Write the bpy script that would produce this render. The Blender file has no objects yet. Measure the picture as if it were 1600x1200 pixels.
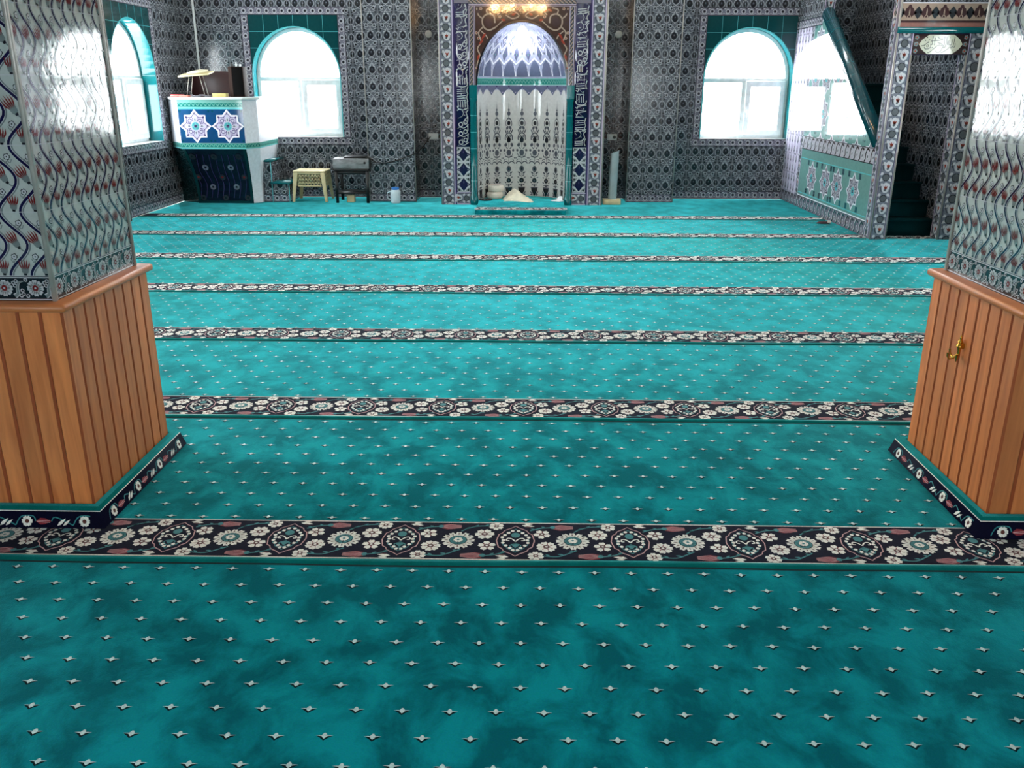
import bpy, bmesh, math, random
import numpy as np
from mathutils import Vector, Matrix
random.seed(7)
PI = math.pi
S = bpy.context.scene
COL = S.collection
R_ = random.Random(11)

# ------------------------------------------------------------------ materials
def lin(c):
    return tuple((x / 12.92 if x <= 0.04045 else ((x + 0.055) / 1.055) ** 2.4) for x in [v / 255 for v in c])
MATS = {}
def nodes_of(name):
    m = bpy.data.materials.new(name); m.use_nodes = True
    nt = m.node_tree; b = nt.nodes['Principled BSDF']
    MATS[name] = m
    return m, nt, b
def ramp_noise(nt, c0, c1, scale, detail=4, lo=0.35, hi=0.65, stretch=(1, 1, 1), rough=0.55):
    tc = nt.nodes.new('ShaderNodeTexCoord'); mp = nt.nodes.new('ShaderNodeMapping')
    mp.inputs['Scale'].default_value = stretch
    n = nt.nodes.new('ShaderNodeTexNoise'); n.inputs['Scale'].default_value = scale
    n.inputs['Detail'].default_value = detail; n.inputs['Roughness'].default_value = rough
    r = nt.nodes.new('ShaderNodeValToRGB')
    r.color_ramp.elements[0].position = lo; r.color_ramp.elements[1].position = hi
    r.color_ramp.elements[0].color = (*c0, 1); r.color_ramp.elements[1].color = (*c1, 1)
    nt.links.new(tc.outputs['Object'], mp.inputs['Vector']); nt.links.new(mp.outputs['Vector'], n.inputs['Vector'])
    nt.links.new(n.outputs['Fac'], r.inputs['Fac'])
    return r, n
def bump(nt, b, h, strength, dist):
    bp = nt.nodes.new('ShaderNodeBump'); bp.inputs['Strength'].default_value = strength
    bp.inputs['Distance'].default_value = dist
    nt.links.new(h, bp.inputs['Height']); nt.links.new(bp.outputs['Normal'], b.inputs['Normal'])
def mat(name, rgb, rough=0.5, metal=0.0, var=0.08, scale=12, spec=0.5, bmp=0.0, stretch=(1, 1, 1), linear=False):
    m, nt, b = nodes_of(name)
    c = rgb if linear else lin(rgb)
    c0 = tuple(max(0, v * (1 - var)) for v in c); c1 = tuple(min(1, v * (1 + var)) for v in c)
    r, n = ramp_noise(nt, c0, c1, scale, stretch=stretch)
    nt.links.new(r.outputs['Color'], b.inputs['Base Color'])
    b.inputs['Roughness'].default_value = rough; b.inputs['Metallic'].default_value = metal
    b.inputs['Specular IOR Level'].default_value = spec
    if bmp: bump(nt, b, n.outputs['Fac'], bmp, 0.004)
    return m
def tile(name, rgb, rough=0.07, var=0.06):
    """glazed ceramic colour: fired glaze with a faint orange-peel wave"""
    m, nt, b = nodes_of(name)
    c = lin(rgb)
    r, n = ramp_noise(nt, tuple(v * (1 - var) for v in c), tuple(min(1, v * (1 + var)) for v in c), 30)
    nt.links.new(r.outputs['Color'], b.inputs['Base Color'])
    b.inputs['Roughness'].default_value = rough
    tc = nt.nodes.new('ShaderNodeTexCoord')
    n2 = nt.nodes.new('ShaderNodeTexNoise'); n2.inputs['Scale'].default_value = 38; n2.inputs['Detail'].default_value = 1
    nt.links.new(tc.outputs['Object'], n2.inputs['Vector'])
    bump(nt, b, n2.outputs['Fac'], 0.25, 0.0007)
    return m

tile('slate glaze', (80, 84, 92), 0.16); tile('white glaze', (186, 188, 194)); tile('navy glaze', (24, 26, 36), 0.13); tile('wall line glaze', (158, 162, 168), 0.16)
tile('grey blue glaze', (108, 113, 126)); tile('deep grey glaze', (44, 48, 54), 0.16); tile('grout', (140, 142, 142), 0.4)
tile('band glaze', (112, 108, 122)); tile('ink blue glaze', (22, 18, 60)); tile('pale tile', (176, 182, 180))
tile('tulip red glaze', (112, 34, 36)); tile('stem navy glaze', (26, 24, 62)); tile('leaf grey glaze', (112, 122, 124))
tile('teal glaze', (4, 98, 104)); tile('teal dark glaze', (10, 64, 68)); tile('teal rail glaze', (2, 60, 70), 0.16); tile('teal light glaze', (96, 190, 196)); tile('green band glaze', (40, 128, 118))
tile('green band light', (120, 176, 166)); tile('star blue glaze', (18, 64, 108)); tile('star white glaze', (232, 232, 240))
tile('lilac glaze', (190, 180, 205)); tile('violet line glaze', (60, 50, 96)); tile('niche white glaze', (205, 203, 200)); tile('niche grey glaze', (86, 88, 98))
tile('dome lilac glaze', (168, 170, 196)); tile('dome grey glaze', (98, 102, 128)); tile('rust red glaze', (150, 62, 48)); tile('rosette glaze', (86, 92, 96))
tile('brown field glaze', (70, 50, 46)); tile('beige glaze', (164, 144, 130)); tile('sage glaze', (104, 146, 142)); tile('sage dark glaze', (40, 76, 88))
tile('cream glaze', (200, 200, 180)); tile('frieze brown glaze', (70, 50, 52)); tile('pink band glaze', (150, 108, 100)); tile('scroll grey glaze', (176, 174, 184))
tile('teal corner glaze', (0, 66, 84)); tile('dark floral navy', (16, 18, 40)); tile('dark floral green', (12, 48, 52))
mat('white plastic', (232, 236, 238), 0.35); mat('white stone', (226, 232, 232), 0.25, var=0.04)
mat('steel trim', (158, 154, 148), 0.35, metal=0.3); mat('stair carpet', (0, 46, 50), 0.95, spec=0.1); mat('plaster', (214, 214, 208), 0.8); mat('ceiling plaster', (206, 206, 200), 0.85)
mat('brass', (205, 160, 70), 0.22, metal=1.0, var=0.05); mat('cream plastic', (206, 190, 148), 0.42); mat('cream paper', (226, 218, 190), 0.7)
mat('black steel', (16, 17, 19), 0.45); mat('black plastic', (12, 12, 13), 0.35); mat('amplifier grey', (122, 124, 126), 0.3, var=0.35, scale=9, stretch=(1, 1, 3))
mat('bottle plastic', (196, 214, 222), 0.25); mat('blue lid', (40, 116, 196), 0.35); mat('grey roll', (150, 168, 172), 0.3, var=0.12, scale=4)
mat('cream cloth', (222, 212, 190), 0.9, bmp=0.3, scale=30); mat('white cloth', (226, 216, 204), 0.9, bmp=0.2, scale=60)
mat('white paper', (236, 238, 240), 0.8); mat('maroon wood', (52, 16, 20), 0.35, var=0.2, stretch=(1, 1, 8)); mat('dark brown wood', (44, 28, 24), 0.75, var=0.25, stretch=(6, 6, 1), spec=0.15); mat('grille cloth', (16, 15, 16), 0.9, spec=0.1)
mat('red cover', (190, 46, 60), 0.5); mat('salmon cover', (190, 110, 96), 0.55); mat('yellow card', (206, 188, 120), 0.6); mat('grey cable', (96, 92, 102), 0.6)
mat('pale wood', (224, 208, 160), 0.5); mat('dark cable', (14, 14, 16), 0.5); mat('dark red cloth', (58, 26, 32), 0.85); mat('lamp white', (240, 240, 236), 0.3)
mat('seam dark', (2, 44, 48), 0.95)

def carpet_mats():
    # teal velvet pile, brushed in patches
    def pile(name, dark, light, lo=.40, hi=.62):
        m, nt, b = nodes_of(name)
        r, n = ramp_noise(nt, dark, light, 5.6, detail=7, lo=lo, hi=hi, stretch=(1.1, 0.85, 1), rough=0.62)
        n.inputs['Distortion'].default_value = 0.35
        tc = nt.nodes.new('ShaderNodeTexCoord')
        f = nt.nodes.new('ShaderNodeTexNoise'); f.inputs['Scale'].default_value = 240; f.inputs['Detail'].default_value = 3
        nt.links.new(tc.outputs['Object'], f.inputs['Vector'])
        mx = nt.nodes.new('ShaderNodeMix'); mx.data_type = 'RGBA'; mx.blend_type = 'MULTIPLY'
        mx.inputs['Factor'].default_value = 0.35
        nt.links.new(r.outputs['Color'], mx.inputs['A']); nt.links.new(f.outputs['Color'], mx.inputs['B'])
        sc = nt.nodes.new('ShaderNodeMix'); sc.data_type = 'RGBA'; sc.blend_type = 'MULTIPLY'; sc.inputs['Factor'].default_value = 1
        sc.inputs['B'].default_value = (1.2, 1.2, 1.2, 1)
        nt.links.new(mx.outputs['Result'], sc.inputs['A'])
        nt.links.new(sc.outputs['Result'], b.inputs['Base Color'])
        b.inputs['Roughness'].default_value = 0.95; b.inputs['Specular IOR Level'].default_value = 0.05
        mr = nt.nodes.new('ShaderNodeMapRange'); mr.inputs['From Min'].default_value = lo; mr.inputs['From Max'].default_value = hi; mr.inputs['To Min'].default_value = SHEEN * .72; mr.inputs['To Max'].default_value = SHEEN
        nt.links.new(n.outputs['Fac'], mr.inputs['Value']); nt.links.new(mr.outputs['Result'], b.inputs['Sheen Weight'])
        b.inputs['Sheen Roughness'].default_value = 0.40
        b.inputs['Sheen Tint'].default_value = (0.11, 0.93, 1.0, 1)
        bump(nt, b, f.outputs['Fac'], 0.5, 0.003)
        return m
    pile('carpet teal', (0.001, 0.125, 0.148), (0.003, 0.300, 0.334))
    pile('carpet edge teal', (0.001, 0.12, 0.11), (0.003, 0.16, 0.15))
    def yarn(name, rgb, sheen=.3):
        m = mat(name, rgb, 0.95, var=0.15, scale=180, spec=0.1, bmp=0.3)
        b = m.node_tree.nodes['Principled BSDF']; b.inputs['Sheen Weight'].default_value = sheen
        b.inputs['Sheen Tint'].default_value = (0.8, 0.9, 1, 1)
    yarn('yarn navy', (8, 8, 34), .06); yarn('yarn white', (240, 237, 228)); yarn('yarn red', (136, 44, 52)); yarn('yarn sprig', (206, 230, 230)); yarn('yarn teal', (52, 128, 132))
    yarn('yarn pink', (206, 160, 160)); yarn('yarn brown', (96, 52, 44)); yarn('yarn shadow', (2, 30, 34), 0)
SHEEN = 1.0
carpet_mats()

def wood_mat():
    m, nt, b = nodes_of('pine boards')
    tc = nt.nodes.new('ShaderNodeTexCoord')
    at = nt.nodes.new('ShaderNodeAttribute'); at.attribute_name = 'board'
    wn = nt.nodes.new('ShaderNodeTexWhiteNoise'); wn.noise_dimensions = '1D'
    nt.links.new(at.outputs['Fac'], wn.inputs['W'])
    off = nt.nodes.new('ShaderNodeVectorMath'); off.operation = 'SCALE'; off.inputs['Scale'].default_value = 7.0
    nt.links.new(wn.outputs['Color'], off.inputs[0])
    ad = nt.nodes.new('ShaderNodeVectorMath'); ad.operation = 'ADD'
    nt.links.new(tc.outputs['Object'], ad.inputs[0]); nt.links.new(off.outputs[0], ad.inputs[1])
    mp = nt.nodes.new('ShaderNodeMapping'); mp.inputs['Scale'].default_value = (1, 1, 0.09)
    nt.links.new(ad.outputs[0], mp.inputs['Vector'])
    n = nt.nodes.new('ShaderNodeTexNoise'); n.inputs['Scale'].default_value = 34; n.inputs['Detail'].default_value = 6; n.inputs['Distortion'].default_value = 0.6
    nt.links.new(mp.outputs['Vector'], n.inputs['Vector'])
    r = nt.nodes.new('ShaderNodeValToRGB'); e = r.color_ramp.elements
    e[0].position = 0.3; e[1].position = 0.72
    e[0].color = (0.54, 0.148, 0.040, 1); e[1].color = (0.78, 0.255, 0.078, 1)
    nt.links.new(n.outputs['Fac'], r.inputs['Fac'])
    hs = nt.nodes.new('ShaderNodeHueSaturation')
    mr = nt.nodes.new('ShaderNodeMapRange'); mr.inputs['To Min'].default_value = 0.82; mr.inputs['To Max'].default_value = 1.12
    nt.links.new(wn.outputs['Value'], mr.inputs['Value']); nt.links.new(mr.outputs['Result'], hs.inputs['Value'])
    nt.links.new(r.outputs['Color'], hs.inputs['Color'])
    # a few dark knots
    vo = nt.nodes.new('ShaderNodeTexVoronoi'); vo.inputs['Scale'].default_value = 4.2
    mp2 = nt.nodes.new('ShaderNodeMapping'); mp2.inputs['Scale'].default_value = (1, 1, 0.45)
    nt.links.new(ad.outputs[0], mp2.inputs['Vector']); nt.links.new(mp2.outputs['Vector'], vo.inputs['Vector'])
    kr = nt.nodes.new('ShaderNodeValToRGB'); kr.color_ramp.elements[0].position = 0.02; kr.color_ramp.elements[1].position = 0.075
    kr.color_ramp.elements[0].color = (0.45, 0.38, 0.34, 1); kr.color_ramp.elements[1].color = (1, 1, 1, 1)
    nt.links.new(vo.outputs['Distance'], kr.inputs['Fac'])
    mx = nt.nodes.new('ShaderNodeMix'); mx.data_type = 'RGBA'; mx.blend_type = 'MULTIPLY'; mx.inputs['Factor'].default_value = 1
    nt.links.new(hs.outputs['Color'], mx.inputs['A']); nt.links.new(kr.outputs['Color'], mx.inputs['B'])
    nt.links.new(mx.outputs['Result'], b.inputs['Base Color'])
    b.inputs['Roughness'].default_value = 0.34
    mat('groove wood', (156, 74, 32), 0.6)
    m2 = mat('cap wood', (200, 118, 68), 0.3, var=0.18, scale=20, stretch=(0.3, 0.3, 3))
wood_mat()

def glass_mat():
    m = bpy.data.materials.new('window glass'); m.use_nodes = True; nt = m.node_tree; nt.nodes.clear()
    o = nt.nodes.new('ShaderNodeOutputMaterial'); mx = nt.nodes.new('ShaderNodeMixShader')
    t = nt.nodes.new('ShaderNodeBsdfTransparent'); g = nt.nodes.new('ShaderNodeBsdfGlossy'); g.inputs['Roughness'].default_value = 0.02
    mx.inputs[0].default_value = 0.05
    nt.links.new(t.outputs[0], mx.inputs[1]); nt.links.new(g.outputs[0], mx.inputs[2])
    nt.links.new(mx.outputs[0], o.inputs[0]); MATS['window glass'] = m
glass_mat()
def glow(name, rgb, strength):
    m, nt, b = nodes_of(name)
    b.inputs['Emission Color'].default_value = (*rgb, 1); b.inputs['Emission Strength'].default_value = strength
    b.inputs['Base Color'].default_value = (*rgb, 1)
glow('warm bulb', (1.0, 0.55, 0.22), 260); glow('cool bulb', (0.9, 0.95, 1.0), 60)
# plain tiled wall for the stretches the photograph does not reach
def plain_tile():
    m, nt, b = nodes_of('plain wall tile')
    tc = nt.nodes.new('ShaderNodeTexCoord'); v = nt.nodes.new('ShaderNodeTexVoronoi'); v.inputs['Scale'].default_value = 9
    r = nt.nodes.new('ShaderNodeValToRGB'); r.color_ramp.elements[0].color = (.03, .035, .045, 1); r.color_ramp.elements[1].color = (.28, .29, .31, 1)
    nt.links.new(tc.outputs['Object'], v.inputs['Vector']); nt.links.new(v.outputs['Distance'], r.inputs['Fac'])
    nt.links.new(r.outputs['Color'], b.inputs['Base Color']); b.inputs['Roughness'].default_value = 0.12
plain_tile()

# ------------------------------------------------------------------ flat pattern drawing (2D) -> polygons
def clip_poly(pts, planes):
    for (nx, ny, d) in planes:                       # keep nx*x+ny*y<=d
        out = []
        for i in range(len(pts)):
            p, q = pts[i], pts[(i + 1) % len(pts)]
            a, c = nx * p[0] + ny * p[1] - d, nx * q[0] + ny * q[1] - d
            if a <= 0: out.append(p)
            if (a < 0 < c) or (c < 0 < a):
                t = a / (a - c); out.append((p[0] + t * (q[0] - p[0]), p[1] + t * (q[1] - p[1])))
        pts = out
        if len(pts) < 3: return []
    return pts
def rect_planes(x0, x1, y0, y1):
    return [(-1, 0, -x0), (1, 0, x1), (0, -1, -y0), (0, 1, y1)]
def bez(p0, p1, p2, p3, n=8):
    o = []
    for i in range(n + 1):
        t = i / n; s = 1 - t
        o.append(tuple(s ** 3 * p0[k] + 3 * s * s * t * p1[k] + 3 * s * t * t * p2[k] + t ** 3 * p3[k] for k in (0, 1)))
    return o
def spline(pts, n=4, closed=False):
    o = []; N = len(pts)
    for i in range(N if closed else N - 1):
        g = lambda k: pts[k % N] if closed else pts[max(0, min(N - 1, k))]
        a, b, c, d = g(i - 1), g(i), g(i + 1), g(i + 2)
        for j in range(n):
            t = j / n
            o.append(tuple(.5 * (2 * b[k] + (c[k] - a[k]) * t + (2 * a[k] - 5 * b[k] + 4 * c[k] - d[k]) * t * t + (3 * b[k] - a[k] - 3 * c[k] + d[k]) * t ** 3) for k in (0, 1)))
    if not closed: o.append(pts[-1])
    return o
class Art:
    def __init__(s): s.p = []; s._a = None
    def poly(s, pts, m, l=1):
        a = sum(pts[i][0] * pts[(i + 1) % len(pts)][1] - pts[(i + 1) % len(pts)][0] * pts[i][1] for i in range(len(pts)))
        if abs(a) < 1e-12: return
        s.p.append((list(pts) if a > 0 else list(pts)[::-1], m, l)); s._a = None
    def rect(s, x0, x1, y0, y1, m, l=0): s.poly([(x0, y0), (x1, y0), (x1, y1), (x0, y1)], m, l)
    def ell(s, cx, cy, rx, ry, m, l=1, n=12, rot=0):
        c, q = math.cos(rot), math.sin(rot)
        s.poly([(cx + rx * math.cos(a) * c - ry * math.sin(a) * q, cy + rx * math.cos(a) * q + ry * math.sin(a) * c) for a in [2 * PI * i / n for i in range(n)]], m, l)
    def stroke(s, pts, w, m, l=1, closed=False, taper=False):
        n = len(pts); L = []; Rr = []
        for i in range(n):
            a = pts[(i - 1) % n] if (closed or i) else pts[i]; b = pts[(i + 1) % n] if (closed or i < n - 1) else pts[i]
            dx, dy = b[0] - a[0], b[1] - a[1]; h = math.hypot(dx, dy) or 1
            k = w / 2 * (1 if not taper else (1 - 0.85 * i / (n - 1)))
            L.append((pts[i][0] - dy / h * k, pts[i][1] + dx / h * k)); Rr.append((pts[i][0] + dy / h * k, pts[i][1] - dx / h * k))
        for i in range(n if closed else n - 1):
            j = (i + 1) % n; s.poly([Rr[i], Rr[j], L[j], L[i]], m, l)
    def ring(s, cx, cy, r, w, m, l=1, n=12, a0=0, a1=2 * PI, sy=1):
        full = abs(a1 - a0 - 2 * PI) < 1e-6
        s.stroke([(cx + r * math.cos(a), cy + sy * r * math.sin(a)) for a in [a0 + (a1 - a0) * i / n for i in range(n if full else n + 1)]], w, m, l, closed=full)
    def leaf(s, a, b, w, m, l=1, bend=0.0):
        dx, dy = b[0] - a[0], b[1] - a[1]
        f = lambda t, k: (a[0] + dx * t - dy * k, a[1] + dy * t + dx * k)
        h = w / (math.hypot(dx, dy) or 1)
        s.poly([a, f(.3, -h * .45 + bend), f(.6, -h * .4 + bend), b, f(.6, h * .4 + bend), f(.3, h * .45 + bend)], m, l)
    def flower(s, cx, cy, r, k, mp, mc, l=1, rot=0, inner=.38, fat=.42, sy=1.0):
        for i in range(k):
            a = rot + 2 * PI * i / k
            c, q = math.cos(a), math.sin(a); pts = []
            for (u, v) in ((.15, -.05), (.62, -fat), (.95, -fat * .62), (.9, 0), (.95, fat * .62), (.62, fat), (.15, .05)):
                pts.append((cx + r * (u * c - v * q), cy + sy * r * (u * q + v * c)))
            s.poly(pts, mp, l)
        if mc: s.ell(cx, cy, r * inner, sy * r * inner, mc, l + 1, 8)
    def add(s, o, dx=0, dy=0, sc=1.0, flip=False, rot=0, dl=0):
        c, q = math.cos(rot), math.sin(rot)
        for pts, m, l in o.p:
            P = [((-x if flip else x) * sc, y * sc) for x, y in pts]
            s.poly([(dx + x * c - y * q, dy + x * q + y * c) for x, y in P], m, l + dl)
    def clipped(s, planes):
        o = Art()
        for pts, m, l in s.p:
            P = clip_poly(pts, planes)
            if len(P) >= 3: o.poly(P, m, l)
        return o
    def arr(s):
        if s._a is None:
            V = np.array([q for p in s.p for q in p[0]], float).reshape(-1, 2)
            tot = np.array([len(p[0]) for p in s.p], int)
            lay = np.repeat(np.array([p[2] for p in s.p], float), tot)
            s._a = (V, lay, tot, [p[1] for p in s.p])
        return s._a

# ------------------------------------------------------------------ mesh builder
EPS = 0.00045
class MB:
    def __init__(s):
        s.V = []; s.nv = 0; s.L = []; s.T = []; s.M = []; s.slots = []; s.O = np.zeros(3); s.U = np.array([1., 0, 0]); s.W = np.array([0, 1., 0]); s.N = np.array([0, 0, 1.]); s.board = None
    def frame(s, O=(0, 0, 0), U=(1, 0, 0), V=(0, 1, 0)):
        s.O, s.U, s.W = np.array(O, float), np.array(U, float), np.array(V, float); s.N = np.cross(s.U, s.W); return s
    def tr(s, P):
        P = np.asarray(P, float).reshape(-1, 3)
        return s.O + P[:, :1] * s.U + P[:, 1:2] * s.W + P[:, 2:3] * s.N
    def mi(s, m):
        if m not in s.slots: s.slots.append(m)
        return s.slots.index(m)
    def raw(s, P, loops, tot, mats):
        s.V.append(np.asarray(P, float)); s.L.append(np.asarray(loops, int) + s.nv); s.T.append(np.asarray(tot, int)); s.M.append(np.asarray(mats, int)); s.nv += len(P)
    def faces(s, P, F, m):
        s.raw(s.tr(P), [i for f in F for i in f], [len(f) for f in F], [s.mi(m)] * len(F))
    def quad(s, a, b, c, d, m): s.faces([a, b, c, d], [(0, 1, 2, 3)], m)
    def box(s, x0, x1, y0, y1, z0, z1, m):
        P = [(x0, y0, z0), (x1, y0, z0), (x1, y1, z0), (x0, y1, z0), (x0, y0, z1), (x1, y0, z1), (x1, y1, z1), (x0, y1, z1)]
        s.faces(P, [(0, 3, 2, 1), (4, 5, 6, 7), (0, 1, 5, 4), (1, 2, 6, 5), (2, 3, 7, 6), (3, 0, 4, 7)], m)
    def prism(s, pts, z0, z1, m, top=None):
        a = sum(pts[i][0] * pts[(i + 1) % len(pts)][1] - pts[(i + 1) % len(pts)][0] * pts[i][1] for i in range(len(pts)))
        if a < 0: pts = pts[::-1]
        tp = top if top is None or a > 0 else top[::-1]
        n = len(pts); tp = tp or pts
        P = [(x, y, z0) for x, y in pts] + [(x, y, z1) for x, y in tp]
        s.faces(P, [tuple(range(n))[::-1], tuple(range(n, 2 * n))] + [(i, (i + 1) % n, n + (i + 1) % n, n + i) for i in range(n)], m)
    def ringprism(s, outer, inner, z0, z1, m, closed=True):
        n = len(outer); P = [(x, y, z) for z in (z0, z1) for R in (outer, inner) for x, y in R]
        F = []
        for i in range(n if closed else n - 1):
            j = (i + 1) % n
            F += [(2 * n + i, 2 * n + j, 3 * n + j, 3 * n + i), (i, n + i, n + j, j), (i, j, 2 * n + j, 2 * n + i), (n + i, 3 * n + i, 3 * n + j, n + j)]
        if not closed:
            F += [(0, 2 * n, 3 * n, n), (n - 1, 2 * n - 1, 4 * n - 1, 3 * n - 1)]
        s.faces(P, F, m)
    def lathe(s, c, prof, m, n=20, axis=None, caps=True):
        ax = axis or ((1, 0, 0), (0, 1, 0), (0, 0, 1)); X, Y, Z = [np.array(a, float) for a in ax]
        P = []; k = len(prof)
        for r, z in prof:
            for i in range(n):
                a = 2 * PI * i / n; P.append(np.array(c) + X * r * math.cos(a) + Y * r * math.sin(a) + Z * z)
        F = [(j * n + i, j * n + (i + 1) % n, (j + 1) * n + (i + 1) % n, (j + 1) * n + i) for j in range(k - 1) for i in range(n)]
        if caps: F += [tuple(range(n))[::-1], tuple(range((k - 1) * n, k * n))]
        s.faces(P, F, m)
    def tube(s, pts, r, m, n=8):
        pts = [np.array(p, float) for p in pts]; P = []; k = len(pts)
        for i, p in enumerate(pts):
            d = pts[min(i + 1, k - 1)] - pts[max(i - 1, 0)]; d /= np.linalg.norm(d) or 1
            a = np.array([0, 0, 1.]) if abs(d[2]) < .9 else np.array([1., 0, 0])
            u = np.cross(d, a); u /= np.linalg.norm(u); v = np.cross(d, u)
            rr = r[i] if isinstance(r, (list, tuple)) else r
            for j in range(n):
                t = 2 * PI * j / n; P.append(p + u * rr * math.cos(t) + v * rr * math.sin(t))
        F = [(j * n + i, (j + 1) * n + i, (j + 1) * n + (i + 1) % n, j * n + (i + 1) % n) for j in range(k - 1) for i in range(n)]
        F += [tuple(range(n)), tuple(range((k - 1) * n, k * n))[::-1]]
        s.faces(P, F, m)
    def art(s, A, dx=0.0, dy=0.0, sc=1.0, lift=0.0, fn=None):
        V, lay, tot, mats = A.arr()
        if not len(V): return
        if fn is None:
            P = np.column_stack([V[:, 0] * sc + dx, V[:, 1] * sc + dy, lay * EPS + lift]); P = s.tr(P)
        else: P = s.tr(fn(V, lay))
        s.raw(P, np.arange(len(V)), tot, [s.mi(m) for m in mats])
    def art_many(s, A, pos):
        V, lay, tot, mats = A.arr(); pos = np.asarray(pos, float)
        P = np.column_stack([(V[None, :, 0] + pos[:, 0:1]).ravel(), (V[None, :, 1] + pos[:, 1:2]).ravel(), np.tile(lay * EPS, len(pos))])
        s.raw(s.tr(P), np.arange(len(P)), np.tile(tot, len(pos)), np.tile([s.mi(m) for m in mats], len(pos)))
    def fill(s, A, w, h, x0, x1, y0, y1, ox=0.0, oy=0.0, extra=None, lift=0.0):
        """repeat pattern A (cell w x h, drawn in 0..w, 0..h) over a rectangle, cut at its edges"""
        if x1 - x0 < 1e-4 or y1 - y0 < 1e-4: return
        for i in range(math.floor((x0 - ox) / w + 1e-6), math.ceil((x1 - ox) / w - 1e-6)):
            for j in range(math.floor((y0 - oy) / h + 1e-6), math.ceil((y1 - oy) / h - 1e-6)):
                cx, cy = ox + i * w, oy + j * h
                ins = cx >= x0 - 1e-5 and cx + w <= x1 + 1e-5 and cy >= y0 - 1e-5 and cy + h <= y1 + 1e-5
                if ins and extra is None: s.art(A, cx, cy, lift=lift)
                else:
                    pl = rect_planes(x0 - cx, x1 - cx, y0 - cy, y1 - cy)
                    if extra: pl = pl + [(a, b, d - a * cx - b * cy) for a, b, d in extra]
                    s.art(A.clipped(pl), cx, cy, lift=lift)
    def build(s, name, parent=None, smooth=None, bevel=0):
        me = bpy.data.meshes.new(name)
        V = np.concatenate(s.V); L = np.concatenate(s.L); T = np.concatenate(s.T); M = np.concatenate(s.M)
        me.vertices.add(len(V)); me.vertices.foreach_set('co', V.astype(np.float32).ravel())
        me.loops.add(len(L)); me.loops.foreach_set('vertex_index', L.astype(np.int32))
        me.polygons.add(len(T)); me.polygons.foreach_set('loop_start', np.concatenate([[0], np.cumsum(T)[:-1]]).astype(np.int32))
        for m in s.slots: me.materials.append(MATS[m])
        me.polygons.foreach_set('material_index', M.astype(np.int32))
        me.update(calc_edges=True)
        if s.board is not None:
            a = me.attributes.new('board', 'FLOAT', 'FACE'); a.data.foreach_set('value', np.concatenate(s.board).astype(np.float32))
        o = bpy.data.objects.new(name, me); COL.objects.link(o)
        if parent is not None: o.parent = parent
        if smooth is not None:
            me.polygons.foreach_set('use_smooth', np.ones(len(T), bool)); 
            try: me.set_sharp_from_angle(angle=math.radians(smooth))
            except Exception: pass
        if bevel:
            b = o.modifiers.new('Bevel', 'BEVEL'); b.width = bevel; b.segments = 2; b.limit_method = 'ANGLE'
        return o

def tag(o, label, cat, group=None, kind=None):
    o['label'] = label; o['category'] = cat
    if group: o['group'] = group
    if kind: o['kind'] = kind
    return o
def thing(name, label, cat, loc=(0, 0, 0), group=None, kind=None):
    o = bpy.data.objects.new(name, None); COL.objects.link(o); o.location = loc; o.empty_display_size = 0.1
    return tag(o, label, cat, group, kind)
def child(mb, name, root, label=None, **k):
    """part built in world coordinates, hung under its thing"""
    o = mb.build(name, root, **k)
    w = root.location if root.parent is None else root.location + root.parent.location
    o.data.transform(Matrix.Translation(-Vector(w)))
    if label: o['label'] = label
    return o
def solo(mb, name, label, cat, group=None, kind=None, **k):
    o = mb.build(name, None, **k); 
    bb = np.concatenate(mb.V); c = Vector(((bb[:, 0].min() + bb[:, 0].max()) / 2, (bb[:, 1].min() + bb[:, 1].max()) / 2, bb[:, 2].min()))
    o.data.transform(Matrix.Translation(-c)); o.location = c
    return tag(o, label, cat, group, kind)

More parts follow.
